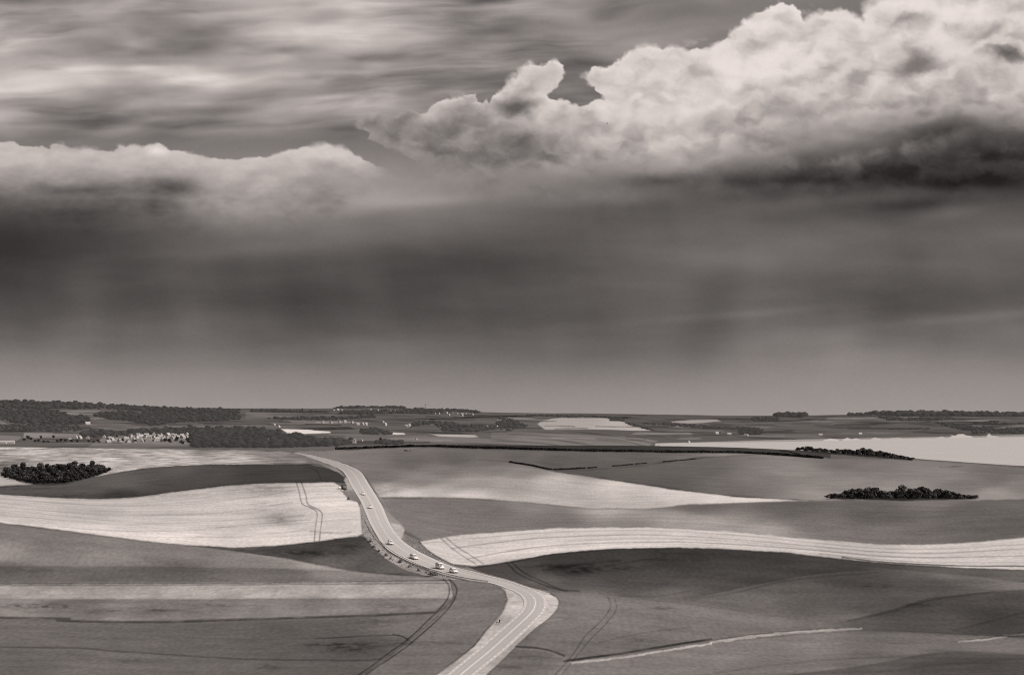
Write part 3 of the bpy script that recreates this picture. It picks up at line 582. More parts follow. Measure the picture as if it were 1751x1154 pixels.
# worn wheelings, furrows and ditches that show as thin lines: points, half width, tone factor
TR1a = [(758, 990), (766, 998), (768.5, 1008), (765, 1023), (751, 1041), (731, 1061), (711, 1081), (693, 1096), (668, 1113.7), (635, 1138.8), (600, 1162)]
TR1b = [(768, 990), (778.6, 1000.6), (781, 1010.7), (776, 1025.7), (763.5, 1043), (741, 1066), (721, 1083.5), (703, 1098.6), (673, 1121), (643, 1141), (610, 1164)]
LINES = [
 (TR1a, 1.1, .4), (TR1b, 1.2, .38),
 ([(697, 1094), (686, 1087), (665, 1085.5), (610, 1088), (540, 1092)], 0.8, .55), ([(703, 1098), (694, 1090), (672, 1084)], 0.8, .6),
 ([(X0, 1100), (0, 1106), (200, 1113), (400, 1126), (600, 1129), (650, 1127)], 1.4, .6),
 ([(X0, 1050), (0, 1055), (100, 1060), (200, 1062.5), (300, 1062.5), (400, 1059), (600, 1053), (742, 1046.5)], 2.2, .45),
 ([(650, 1094), (760, 1098), (830, 1101)], .9, .8),
 ([(X0, 1000), (0, 1000.5), (300, 999.5), (600, 998), (768, 996.5)], 0.9, .58),
 ([(X0, 996), (0, 996.3), (300, 995.5), (600, 994.5), (768, 993.5)], 0.7, 1.35),
 ([(0, 1080), (250, 1086), (400, 1093), (600, 1090)], 1.2, .9),
 ([(864.8, 961), (873.4, 968.6), (882.9, 978), (893.4, 984.8), (910.5, 991.5), (935, 1001), (959, 1008.6), (969, 1009.6)], 1.0, .5),
 ([(875, 961), (884, 968.6), (895, 978), (908.6, 985.7), (926, 993), (945, 1001), (964, 1008.6), (990, 1010)], 1.0, .5),
 ([(1039.6, 1021), (1044, 1037.5), (1028, 1060.6), (1000, 1088), (977, 1121), (949, 1153), (925, 1180)], 0.8, .62),
 ([(1051, 1023.6), (1053.5, 1042), (1032.6, 1070), (1009.5, 1093), (986, 1121), (961, 1153), (936, 1180)], 0.8, .66),
 ([(506.7, 824.6), (511.7, 841), (516.7, 861), (530.5, 867.3), (542, 876), (539.3, 901), (537.6, 924)], 0.7, .42),
 ([(515.5, 824.6), (523, 846), (526.8, 862), (543, 870), (551, 878.6), (548.6, 901), (546, 924)], 0.7, .42),
 ([(753.5, 920), (773.6, 937.8), (793.7, 951.6), (813.8, 964)], 0.7, .55), ([(763.5, 920), (786, 937.8), (806, 950), (826, 963)], 0.9, .55),
 ([(0, 852), (100, 860), (200, 864), (330, 862), (430, 850), (505, 838)], .6, .84), ([(0, 866), (120, 876), (230, 882), (380, 876), (500, 858)], .6, .8), ([(0, 880), (120, 890), (230, 896), (380, 890), (480, 880)], .6, .84),
 ([(100, 900), (200, 907), (320, 906), (440, 896), (530, 888)], .6, .78), ([(250, 918), (380, 918), (480, 911), (535, 902)], .6, .82), ([(0, 860), (90, 869), (200, 874), (300, 872)], .6, .86), ([(440, 833), (500, 833), (570, 830)], .9, .84), ([(530, 908), (580, 912), (600, 910)], 1.4, .72),
 ([(725, 929), (800, 921), (950, 909), (1100, 906), (1250, 914), (1400, 928), (1500, 937), (1600, 938), (1751, 930)], .6, .78),
 ([(770, 938), (860, 926), (950, 918), (1100, 914), (1250, 921), (1400, 934), (1500, 943), (1600, 945), (1751, 938)], .8, .66),
 ([(800, 955), (870, 942), (950, 932), (1100, 926), (1250, 930), (1400, 941), (1500, 950), (1600, 953), (1751, 950)], .8, .62),
 ([(1000, 923), (1150, 921), (1300, 929), (1420, 940)], .5, .84), ([(1400, 946), (1480, 954), (1600, 961), (1751, 961)], .7, .74),
 ([(1440, 952), (1500, 959), (1600, 966), (1680, 968), (1751, 968), (2100, 972)], 0.9, .28),
 ([(810, 970), (870, 962), (950, 947), (1050, 939), (1150, 937)], .9, .75),
 ([(1180, 1026), (1260, 1012), (1330, 995), (1400, 986), (1500, 978)], 1.6, .78), ([(1450, 1062), (1530, 1044), (1590, 1026), (1700, 1011)], 1.4, .78), ([(1630, 1077), (1700, 1060), (1751, 1046)], 1.6, .8), ([(1010, 972), (1080, 960), (1140, 950), (1120, 942)], 1.0, .75), ([(930, 975), (990, 965), (1060, 958)], 2.5, .7), ([(1060, 1018), (1120, 1020), (1180, 1010)], 1.4, .82),
 ([(1025, 1098), (1100, 1082), (1180, 1072)], 1.2, .8), ([(1060, 1042), (1150, 1040)], .9, .88), ([(1220, 1150), (1400, 1128), (1600, 1118)], 2.0, .86), ([(1500, 1148), (1650, 1132), (1751, 1126)], 2.0, .88),
 ([(965, 1129), (1050, 1118), (1130, 1106), (1216, 1093)], 1.8, .25), ([(1216, 1095), (1300, 1083), (1400, 1075), (1470, 1073)], .8, .7),
 ([(978, 1132), (1060, 1124), (1140, 1112), (1216, 1101)], 1.5, 2.3), ([(1216, 1098), (1260, 1092), (1330, 1083), (1400, 1078), (1472, 1074.5)], 2.2, 2.5),
 ([(1640, 1096), (1690, 1092), (1720, 1087), (1751, 1083), (2100, 1070)], 1.6, 2.0), ([(1640, 1094.5), (1700, 1088), (1751, 1080)], .7, .7),
 ([(882, 1104), (915, 1106), (945, 1112), (965, 1120)], 1.4, .38), ([(884, 1108), (930, 1111), (960, 1122)], 1.0, 1.3),
 ([(717, 926), (728, 938), (748, 952), (776, 965.5), (795, 969)], .8, .5),
 ([(810, 1104), (779, 1129), (744, 1155)], 1.3, .6), ([(868.5, 1023), (862, 1041), (850, 1058), (832, 1078), (812, 1103)], 1.0, .62), ([(842, 996.5), (860, 1003), (867, 1014)], .8, .66), ([(941, 1014), (952, 1020), (957, 1030)], .8, .6), ([(932, 1063), (946, 1060), (960, 1058)], .8, 1.35),
 ([(654, 851), (670, 851), (720, 852)], .7, .75), ([(640, 842), (648, 852), (664, 875)], .8, .85), ([(520, 799), (535, 801), (544, 808), (548, 818)], .7, .7), ([(0, 771), (50, 769), (105, 765)], .9, .6), ([(X0, 760), (0, 761.5), (100, 763.5), (200, 765.5), (310, 767), (420, 767.5)], 1.0, .5),
 ([(480, 886), (520, 880)], 2.0, .9), ([(820, 785), (860, 788), (900, 796)], .8, .85),
]
RIDGE_SHADING = [([(1150, 1030), (1210, 1018), (1300, 998), (1400, 981), (1520, 974)], 22, .74, 26, 1.2), ([(1420, 1066), (1530, 1040), (1590, 1022), (1700, 1010), (1790, 1006)], 20, 1.16, 26, .72), ([(960, 1010), (1000, 1019), (1150, 1030), (1300, 1049), (1440, 1066)], 10, 1.12, 22, 1.14),  # painted relief: lighter and darker flanks either side of each ridge line
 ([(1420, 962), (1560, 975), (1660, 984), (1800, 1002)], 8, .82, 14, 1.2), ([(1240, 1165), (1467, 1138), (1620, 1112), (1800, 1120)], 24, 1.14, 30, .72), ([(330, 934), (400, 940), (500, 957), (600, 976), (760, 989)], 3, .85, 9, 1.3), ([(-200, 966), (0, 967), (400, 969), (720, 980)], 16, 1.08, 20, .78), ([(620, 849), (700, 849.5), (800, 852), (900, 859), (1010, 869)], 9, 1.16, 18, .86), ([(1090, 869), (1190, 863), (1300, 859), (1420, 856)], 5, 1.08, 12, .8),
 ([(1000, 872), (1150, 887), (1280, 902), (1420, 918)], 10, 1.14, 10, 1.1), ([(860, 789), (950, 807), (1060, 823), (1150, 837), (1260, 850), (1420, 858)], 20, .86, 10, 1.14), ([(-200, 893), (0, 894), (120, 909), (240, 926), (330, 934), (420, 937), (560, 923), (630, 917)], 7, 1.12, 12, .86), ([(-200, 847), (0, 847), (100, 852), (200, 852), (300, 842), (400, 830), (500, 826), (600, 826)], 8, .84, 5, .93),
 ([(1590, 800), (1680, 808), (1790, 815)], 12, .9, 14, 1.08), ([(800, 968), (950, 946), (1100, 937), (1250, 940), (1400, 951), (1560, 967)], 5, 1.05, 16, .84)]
PATCHES = [(600, 1108, 60, 8, .55), (570, 1102, 60, 4, .6), (460, 1141, 28, 6, .6), (225, 1130, 30, 4, .7), (60, 1036, 70, 5, .45), (180, 1044, 26, 4, .5), (275, 1043, 26, 3, .5), (380, 1035, 70, 3.5, .7), (660, 1040, 60, 14, .75), (640, 1062, 50, 9, .75),
 (530, 945, 60, 5, .5), (603, 935, 20, 9, .5), (420, 940, 40, 3, .7), (60, 976, 70, 5, .8), (700, 1100, 60, 3, .7), (995, 975, 44, 6, .45), (960, 968, 60, 5, .6), (1065, 972, 34, 5, .6), (1150, 957, 60, 2.5, .7), (1200, 945, 90, 3, .8), (1500, 1001, 28, 4, .6), (1570, 1034, 44, 4, .7),
 (1130, 1040, 16, 3, .45), (1100, 1095, 24, 6, .7), (900, 1120, 50, 7, .75), (870, 1140, 20, 4, .6), (1130, 1065, 14, 14, .85), (478, 887, 16, 9, .62), (452, 835, 50, 8, .75), (440, 861, 26, 4, .75), (450, 872, 16, 3, .8), (590, 862, 30, 10, 1.08), (320, 920, 120, 8, 1.08), (250, 845, 120, 7, .8),
 (30, 835, 70, 3, .7), (100, 847, 80, 4, .75), (660, 842, 14, 20, 1.25), (700, 838, 40, 6, 1.12), (780, 872, 90, 12, .92), (1690, 790, 60, 2, .7), (1530, 782, 60, 3, .85), (1620, 797, 26, 1.6, .6)]
def tone_at(u, v, S):
    num = 0.0; den = 0.0
    for (a, b, t) in S:
        w_ = 1.0 / (((u - a) / 3.0) ** 2 + (v - b) ** 2 + 12.0) ** 1.6
        num = num + w_ * t; den = den + w_
    return num / den
def paint(u, v, y, regs, tone, mot, reg, names):
    wob = (1.5 if y.min() < 2000 else 0.45) * (fbm(u / 9, v / 5, 3, 200, .6) - 0.5)
    for (P, S, nm, soft, mt) in regs:
        a = np.asarray(P); m = 3 + soft
        box = (u > a[:, 0].min() - m) & (u < a[:, 0].max() + m) & (v > a[:, 1].min() - m) & (v < a[:, 1].max() + m)
        if not box.any(): continue
        uu, vv = u[box], v[box]
        d = poly_sd(uu, vv + wob[box], P)
        k = sstep(-soft, soft, d)
        tt = tone_at(uu, vv, S)
        if nm == 'field': tt = 102 + (tt - 102) * np.where(tt < 102, 1.14, 1.1)
        old = tone[box]; tone[box] = old * (1 - k) + tt * k; mot[box] = mot[box] * (1 - k) + mt * k
        if soft <= 1.5 and nm in ('field', 'stubble_field', 'meadow'):
            tt = tt * (1 - 0.34 * np.exp(-((d - 0.3) / 1.3) ** 2) * np.clip(1.5 * fbm(uu / 30, vv / 12, 2, 205) - .2, 0, 1))  # dark margin: bank and ditch, plus painted shadow of the crop edge
            tone[box] = old * (1 - k) + tt * k
        r = reg[box]; r[d > 0] = names.index(nm); reg[box] = r
NAMES = ['field', 'meadow', 'stubble_field', 'road_verge', 'hills', 'beach', 'chalk_cliff']
def rows():
    us = slice(int((0 - UT[0]) / 2), int((1751 - UT[0]) / 2), 25)
    Vs = VT[:, us].copy(); Zs = ZT[:, us]
    dv = np.abs(np.diff(Vs, axis=0)); dv[Zs[1:] < -4] = 0
    dens = dv.max(axis=1)
    step = np.where(YT[1:] < 3000, 1.05, np.where(YT[1:] < 4300, 3.0, 0.68))
    c = np.concatenate([[0], np.cumsum(dens / step + 0.02)])
    n = int(c[-1])
    return np.exp(np.interp(np.arange(n + 1), c, YL))
def build_ground():
    yr = rows(); uc = axis(-780, 2530, -60, 1812, 1.35, 14.0)
    u, y = np.meshgrid(uc, yr)
    v = bil(VT, u, y); z = bil(ZT, u, y); x = (u - U0) / F * y
    tone = np.full(u.shape, 96.0); mot = np.full(u.shape, .1); reg = np.zeros(u.shape, int)
    nr = y < 3300
    def go(mask, regs, lines):
        U, W_, Y_ = u[mask], v[mask], y[mask]
        t, m, r = tone[mask], mot[mask], reg[mask]
        paint(U, W_, Y_, regs, t, m, r, NAMES)
        L = lin(t) / EIRR
        for (P, hw, f) in lines:
            Q = spline(P, 5); a = np.asarray(Q)
            box = (U > a[:, 0].min() - 5) & (U < a[:, 0].max() + 5) & (W_ > a[:, 1].min() - 5) & (W_ < a[:, 1].max() + 5)
            if not box.any(): continue
            uu, vv = U[box], W_[box]
            brk = 0.5 + 0.9 * fbm(uu / 25, vv / 9, 2, 210)
            dd = line_d(uu, vv + (0.8 if f < 1.5 else 3.4) * (fbm(uu / 9, vv / 6, 3, 212, .6) - 0.5), Q)
            k = (1 - sstep(hw * 0.55, hw + 1.1, dd)) * np.clip(brk, 0.35, 1)
            L[box] *= 1 + (f - 1) * k
        tone[mask] = L; mot[mask] = m; reg[mask] = r
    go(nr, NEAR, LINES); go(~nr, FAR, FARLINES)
    # thin growth, darker and paler patches and cropping streaks
    tone[nr] *= 1 + 0.20 * (fbm(u[nr] / 46, v[nr] / 7, 4, 220) - 0.5) + 0.30 * (fbm(x[nr] / 70, y[nr] / 9, 4, 224, .6) - 0.5)
    mm = nr & (mot > .13)
    tone[mm] *= np.clip(1 + 3.4 * mot[mm] * (fbm(x[mm] / 11, y[mm] / 26, 4, 226, .6) - 0.5), .3, 1.6)
    st_ = nr & (reg == NAMES.index('stubble_field'))
    tone[st_] *= 1 + 0.30 * (fbm(x[st_] / 90, y[st_] / 5.5, 4, 232, .6) - 0.5)
    for (Pl, wa, fa, wb, fb) in RIDGE_SHADING:  # ridge sheen and flank shade multiplied into the ground colour
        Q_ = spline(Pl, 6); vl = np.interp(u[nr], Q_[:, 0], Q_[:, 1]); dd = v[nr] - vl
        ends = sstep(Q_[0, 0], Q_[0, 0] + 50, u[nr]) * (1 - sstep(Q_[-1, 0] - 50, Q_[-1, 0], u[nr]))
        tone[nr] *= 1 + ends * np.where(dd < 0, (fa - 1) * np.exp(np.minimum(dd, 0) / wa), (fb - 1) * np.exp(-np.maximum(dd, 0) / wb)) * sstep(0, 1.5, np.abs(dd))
    for (a, b, ra, rb, f) in PATCHES:
        bx = nr & (np.abs(u - a) < 2.4 * ra) & (np.abs(v - b) < 2.4 * rb)
        k = np.exp(-((u[bx] - a) / ra) ** 2 - ((v[bx] - b) / rb) ** 2) * np.clip(2.6 * fbm(u[bx] / 11, v[bx] / 2.6, 3, 228) - .5, 0, 1.3)
        tone[bx] *= 1 + (f - 1) * k
    gx = np.gradient(x, axis=1); gz = np.gradient(z, axis=1); sx = gsmooth(gz / gx, 12, 1)
    dy = np.gradient(y, axis=0); sy = gsmooth((np.gradient(z, axis=0) - sx * np.gradient(x, axis=0)) / dy, 8, 0)
    ir = 4.2 / math.pi * np.clip((sd.z - sx * sd.x - sy * sd.y) / np.sqrt(1 + sx * sx + sy * sy), 0, None) + 0.28
    tone /= np.clip(ir / EIRR, .72, 1.3) ** .85  # albedo offsets most of the sun's slope shading
    bushy = (reg == NAMES.index('hills'))
    hz_ = sstep(.45, .75, fbm(x / 170, y / 420, 4, 230)) * bushy * (1 - sstep(110, 160, 255 * tone ** .45))
    tone *= 1 - 0.4 * hz_
    z = np.where((y > 4300) & (z < -6), -6, z)
    P = np.stack([x, y, z], -1).reshape(-1, 3)
    nu, nv = len(uc), len(yr)
    i = (np.arange(nv - 1)[:, None] * nu + np.arange(nu - 1)[None, :]).ravel()
    Q = np.stack([i, i + 1, i + nu + 1, i + nu], -1)
    rf = reg.ravel()[i]
    rf[(y.ravel()[i] > 3000) & (rf == 0)] = NAMES.index('hills')
    print('ground', nu, nv, nu * nv)
    T = tone.ravel(); Mo = mot.ravel()
    for k, nm in enumerate(NAMES):
        f = Q[rf == k]
        if not len(f): continue
        ids, inv = np.unique(f, return_inverse=True)
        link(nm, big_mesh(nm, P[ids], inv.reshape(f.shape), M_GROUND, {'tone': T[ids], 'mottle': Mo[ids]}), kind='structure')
build_ground()
# a fainter headland far beyond
def headland():
    n = 60; V = []; Q = []
    for k in range(n):
        uu = 1588 + 64 * k / (n - 1); h = max(0.0, math.sin(math.pi * k / (n - 1))) ** 0.6
        top = 706 - 7.6 * h + 0.5 * math.sin(k * 0.37)
        for (yy, vv) in ((33000, 720), (34000, top), (36000, 716)):
            V.append(((uu - U0) / F * yy, yy, H - (vv - V0) / F * yy))
    for k in range(n - 1):
        for j in (0, 1): Q.append((3 * k + j, 3 * k + 3 + j, 3 * k + 4 + j, 3 * k + 1 + j))
    link('hills', big_mesh('headland', V, Q, M_GROUND, {'tone': np.full(len(V), float(lin(142))), 'mottle': np.zeros(len(V))}), kind='structure')
headland()
# the bay
def sea():
    m, nt, out = new_mat('silver_sea')
    b = nd(nt, 'ShaderNodeBsdfPrincipled'); b.inputs['Roughness'].default_value = 0.45; b.inputs['Specular IOR Level'].default_value = 0.35
    f = noise_fac(nt, [((1/900, 1/260, 0), 0.05, 4), ((1/120, 1/60, 0), 0.05, 3)])
    nt.links.new(tinted(nt, mth(nt, 'MULTIPLY', f, 0.47)), b.inputs['Base Color']); nt.links.new(b.outputs[0], out.inputs[0])
    xs = np.linspace(250, 9000, 60); ys = np.linspace(3300, 17500, 60)
    x, y = np.meshgrid(xs, ys); i = (np.arange(59)[:, None] * 60 + np.arange(59)[None, :]).ravel()
    link('sea', big_mesh('sea', np.stack([x, y, np.zeros_like(x)], -1).reshape(-1, 3), np.stack([i, i + 1, i + 61, i + 60], -1), m), kind='structure')
sea()
print('20_ground.py', time.time() - _T0)
# ------------------------------------------------------------------ the road
STATIONS = [((733, 1186), (772, 1186)), ((768.5, 1152.6), (808.7, 1152.6)), ((798.7, 1127.5), (836.5, 1130)), ((833.9, 1098.6), (869, 1103)), ((861.5, 1074.7), (896, 1079)), ((884, 1056), (917.5, 1059)),
 ((896.7, 1041), (930, 1043)), ((899.4, 1028), (932, 1027)), ((893, 1018), (923.5, 1016.5)), ((881.6, 1010.7), (906, 1006)), ((866, 1003.8), (884, 998.4)), ((842, 996.6), (860, 991.2)), ((815, 991), (832, 984)),
 ((786, 985.6), (803, 977)), ((761, 979), (777, 970.4)), ((735.9, 971.8), (753, 962)), ((708, 961.7), (727, 951)), ((685.6, 951.2), (706, 939.6)), ((666, 939.6), (688, 927.5)), ((655.2, 928), (679, 917.5)),
 ((646.4, 914.5), (671, 908)), ((635.4, 896), (662, 892)), ((626.5, 873), (652.3, 868)), ((618.2, 855), (643.5, 852)), ((609.9, 841), (635, 838)), ((602.8, 830), (629, 829)), ((598.3, 820.5), (623.5, 820)),
 ((593, 811.4), (617.5, 810)), ((585, 803), (606.5, 801.3)), ((568, 795.4), (586, 793)), ((550.6, 789.3), (566, 787)), ((530.5, 782.2), (543, 780.8)), ((513, 776.9), (521, 776.2)), ((500, 774.0), (504, 773.6))]
def build_road():
    L = spline([s[0] for s in STATIONS], 14); R = spline([s[1] for s in STATIONS], 14)
    PL = np.array([gp(*p)[:] for p in L]); PR = np.array([gp(*p)[:] for p in R])
    PL = gsmooth(PL, 5, 0); PR = gsmooth(PR, 5, 0)
    return PL, PR
PL, PR = build_road()
def road_pt(i, f, dz=0.0):
    """i: fractional station along the road, f: 0 left edge line .. 1 right edge line"""
    i = min(max(i, 0), len(PL) - 1.001); k = int(i); a = i - k
    l = PL[k] * (1 - a) + PL[k + 1] * a; r = PR[k] * (1 - a) + PR[k + 1] * a
    p = l * (1 - f) + r * f
    return Vector((p[0], p[1], float(hz(p[0], p[1])) + dz))
CEN = (PL + PR) / 2
ARC = np.concatenate([[0], np.cumsum(np.linalg.norm(np.diff(CEN[:, :2], axis=0), axis=1))])
def road_at(s, f, dz=0.0): return road_pt(float(np.interp(s, ARC, np.arange(len(ARC)))), f, dz)
RL = ARC[-1]
def strip(rows, mat, name, tone=None, kind='structure'):
    n = len(rows[0]); V = [p for r in rows for p in r]; Q = []
    for i in range(len(rows) - 1):
        for j in range(n - 1):
            a = i * n + j; Q.append((a, a + 1, a + n + 1, a + n))
    return big_mesh(name, [tuple(p) for p in V], Q, mat, {'tone': tone} if tone is not None else None)
fs = [-0.10, 0.0, 0.06, 0.16, 0.25, 0.34, 0.44, 0.5, 0.56, 0.66, 0.75, 0.84, 0.94, 1.0, 1.10]
ft = [192, 190, 182, 170, 180, 170, 181, 188, 181, 170, 180, 170, 182, 190, 192]
rws = []; tn = []
for s in np.arange(0, RL, 2.0):
    rws.append([road_at(s, f, 0.10) for f in fs])
    far_ = 1 - 0.2 * max(0.0, min(1.0, (s - 550) / 500))
    tn += [float(lin(t)) / EIRR * far_ for t in ft]
link('road', strip(rws, M_ROAD, 'road', tn), kind='structure')
def rows_ribbon(s0, s1, f, half, dz, step=1.5):
    out = []
    for s in np.arange(s0, s1 + 0.01, min(step, s1 - s0)):
        a = road_at(s, 0.0); b = road_at(s, 1.0); wdt = max((b - a).length, 3.0)
        out.append([road_at(s, f - half / wdt, dz), road_at(s, f + half / wdt, dz)])
    return out
def marking(items, name):
    V = []; Q = []
    for r in items:
        b = len(V); V += [tuple(p) for x in r for p in x]
        for i in range(len(r) - 1): Q.append((b + 2 * i, b + 2 * i + 1, b + 2 * i + 3, b + 2 * i + 2))
    link(name, big_mesh(name, V, Q, M_LINE), kind='structure')
dash = lambda f: [rows_ribbon(s, s + 3.2, f, 0.15, 0.14) for s in np.arange(2, RL - 4, 6.6)]
marking(dash(0.0), 'edge_line'); marking(dash(1.0), 'edge_line')
marking([rows_ribbon(0, RL - 4, 0.485, 0.08, 0.14, 3.0), rows_ribbon(0, RL - 4, 0.515, 0.08, 0.14, 3.0)], 'centre_line')

# ------------------------------------------------------------------ crash barriers
def barrier(pts, label, group=None):
    P = [gp(*p) for p in spline(pts, 10)]
    P = [Vector(p) for p in gsmooth(np.array([q[:] for q in P]), 2, 0)]
    root = thing('crash_barrier', label, 'crash barrier', P[0])
    prof = [(0.0, 0.48), (0.05, 0.53), (0.05, 0.58), (0.0, 0.63), (0.05, 0.68), (0.05, 0.73), (0.0, 0.78), (-0.03, 0.78), (-0.03, 0.48)]
    V = []; Q = []; n = len(prof)
    for i, p in enumerate(P):
        d = (P[min(i + 1, len(P) - 1)] - P[max(i - 1, 0)]); d.z = 0; d.normalize(); nn = Vector((-d.y, d.x, 0))
        z = float(hz(p.x, p.y))
        for (a, b) in prof: V.append(tuple(p + nn * a - P[0] + Vector((0, 0, z - p.z + b))))
    for i in range(len(P) - 1):
        for j in range(n): Q.append((i * n + j, i * n + (j + 1) % n, (i + 1) * n + (j + 1) % n, (i + 1) * n + j))
    link('rail', big_mesh('rail', V, Q, M_STEEL, smooth=False), root)
    me = MB().box((0, 0, 0.33), (0.14, 0.10, 0.9), bev=0.01).mesh('post', M_STEEL)
    acc = 0.0
    for i in range(len(P) - 1):
        seg = (P[i + 1] - P[i]).length; acc += seg
        if acc >= 4.0 or i == 0:
            acc = 0.0; q = P[i] - P[0]; o = link('post', me, root, (q.x, q.y, float(hz(P[i].x, P[i].y)) - P[0].z))
barrier([(776, 970.5), (805, 977.2), (836, 985.5), (861, 992), (886, 999.5), (909, 1007), (926, 1011.5), (941, 1015.5)], 'pale steel crash barrier along the outside of the sharp bend in the road')
barrier([(625.5, 890), (635, 909), (647, 925), (663, 939), (684, 953), (708, 964.5), (742, 977), (786, 989), (815, 993.5), (836, 996.5)], 'long steel crash barrier on the embankment side of the road below the cars')
print('30_road.py', time.time() - _T0)
# ------------------------------------------------------------------ trees, bushes, hedges
def leaf_cloud(centres, n, size, rnd, flat=0.85, tone=(0.030, 0.085), ground=None):
    """many small leaf-sprays over the skin of a set of clumps"""
    V = np.zeros((n, 4, 3)); T = np.zeros((n, 4))
    C = np.array([c[:3] for c in centres]); Rr = np.array([c[3] for c in centres]); wgt = Rr ** 2 / (Rr ** 2).sum()
    k = rnd.choice(len(centres), n, p=wgt)
    d = rnd.normal(size=(n, 3)); d /= np.linalg.norm(d, axis=1)[:, None]
    rad = Rr[k] * rnd.uniform(0.55, 1.05, n) ** 0.6
    p = C[k] + d * rad[:, None] * np.array([1, 1, flat])
    nn = d + rnd.normal(size=(n, 3)) * 0.55; nn /= np.linalg.norm(nn, axis=1)[:, None]
    a = np.cross(nn, rnd.normal(size=(n, 3))); a /= np.linalg.norm(a, axis=1)[:, None] + 1e-9
    b = np.cross(nn, a); s = size * rnd.uniform(0.6, 1.4, n)[:, None]
    V[:, 0] = p - a * s; V[:, 1] = p - b * s * 0.7; V[:, 2] = p + a * s; V[:, 3] = p + b * s * 0.7
    ct = rnd.uniform(0.4, 1.8, len(centres))[k]
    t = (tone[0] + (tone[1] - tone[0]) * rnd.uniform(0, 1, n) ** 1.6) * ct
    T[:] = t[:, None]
    return V.reshape(-1, 3), np.arange(4 * n).reshape(-1, 4), T.ravel()
def make_tree(idx, h, spread, trunk_h, name, n=620, leaf=0.34, tone=(.03, .085)):
    r = np.random.default_rng(100 + idx)
    mb = MB(); top = Vector((r.normal() * .15, r.normal() * .15, trunk_h))
    mb.cyl((0, 0, -0.4), top, 0.055 * h * .5, 0.034 * h * .5, 8)
    cen = []
    nc = 9 + idx % 4
    for k in range(nc):
        a = 2 * math.pi * k / nc + r.uniform(-.4, .4); rr = spread * r.uniform(.25, .8); z = trunk_h + (h - trunk_h) * r.uniform(.12, .82)
        rr *= 1.0 - 0.55 * max(0, (z - trunk_h) / (h - trunk_h) - .45)
        c = Vector((rr * math.cos(a), rr * math.sin(a), z)); cen.append((c.x, c.y, c.z, spread * r.uniform(.28, .5)))
        if k % 2 == 0: mb.cyl(top * 0.9, c, 0.018 * h * .5, 0.006 * h * .5, 6)
    cen.append((0, 0, trunk_h + (h - trunk_h) * .8, spread * .42)); cen.append((0.1, 0, trunk_h + (h - trunk_h) * .4, spread * .55))
    V, Q, T = leaf_cloud(cen, n, leaf, r, tone=tone)
    V[:, 2] = np.maximum(V[:, 2], 0.12)
    return mb.mesh('trunk', M_BARK), big_mesh('crown', V, Q, M_LEAF, {'tone': T}, smooth=False)
TREES = [make_tree(0, 7.0, 3.3, 1.6, 'a'), make_tree(1, 6.2, 3.0, 1.2, 'b'), make_tree(2, 8.0, 3.2, 2.0, 'c'), make_tree(3, 5.2, 3.1, .9, 'd'), make_tree(4, 9.0, 3.4, 2.4, 'e')]
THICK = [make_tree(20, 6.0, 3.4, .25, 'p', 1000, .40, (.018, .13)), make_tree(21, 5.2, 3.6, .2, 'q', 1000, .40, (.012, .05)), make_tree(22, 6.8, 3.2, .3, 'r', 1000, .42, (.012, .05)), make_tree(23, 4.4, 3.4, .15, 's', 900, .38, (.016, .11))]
BUSHES = [make_tree(10, 2.4, 1.9, .2, 'f', 520, .22, (.08, .26)), make_tree(11, 2.0, 1.8, .15, 'g', 480, .2, (.08, .26)), make_tree(12, 2.8, 2.0, .2, 'h', 560, .24, (.08, .26))]
def plant(kind, variant, loc, rz, sc, label, group=None, cat=None, thick=False):
    tk, cr = (THICK if thick else TREES if kind == 'tree' else BUSHES)[variant]
    t = thing(kind, label, cat or kind, loc, rz, group)
    t.scale = (sc, sc, sc) if isinstance(sc, (int, float)) else sc
    link('trunk' if kind == 'tree' else 'stem', tk, t); link('crown' if kind == 'tree' else 'foliage', cr, t)
    return t
R = random.Random(5)
# the copse in the hollow
G = 'trees crowded together in the copse at the edge of the meadow'
cops = []
for k in range(60):
    uu = 8 + 176 * (k + R.uniform(-.4, .8)) / 60
    lowv = np.interp(uu, [0, 30, 60, 110, 150, 190], [812, 821, 827, 825, 816, 805]); hiv = np.interp(uu, [0, 40, 120, 190], [806, 803, 802, 801])
    cops.append((uu, hiv + (lowv - hiv) * ((k * 2) % 5 + R.random() * .8) / 4.9))
for i, (uu, vv) in enumerate(cops):
    hh = np.interp(uu, [0, 25, 60, 130, 165, 190], [.6, .85, .92, .98, .8, .45])
    s = hh * R.choice([.75, .88, .95, 1.02, 1.12])
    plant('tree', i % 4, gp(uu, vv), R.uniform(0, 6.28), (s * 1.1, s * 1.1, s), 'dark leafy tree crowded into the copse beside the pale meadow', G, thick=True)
for k in range(26):
    uu = 6 + 180 * k / 25; vv = np.interp(uu, [0, 30, 60, 110, 150, 190], [812.5, 822, 827.5, 826, 817, 805.5])
    sc_ = R.uniform(.42, .62)
    plant('tree', 1 + k % 2, gp(uu, vv), R.uniform(0, 6.28), (sc_ * 1.3, sc_ * 1.3, sc_), 'low dark tree on the lower edge of the copse beside the mound', 'low trees along the lower edge of the copse', thick=True)
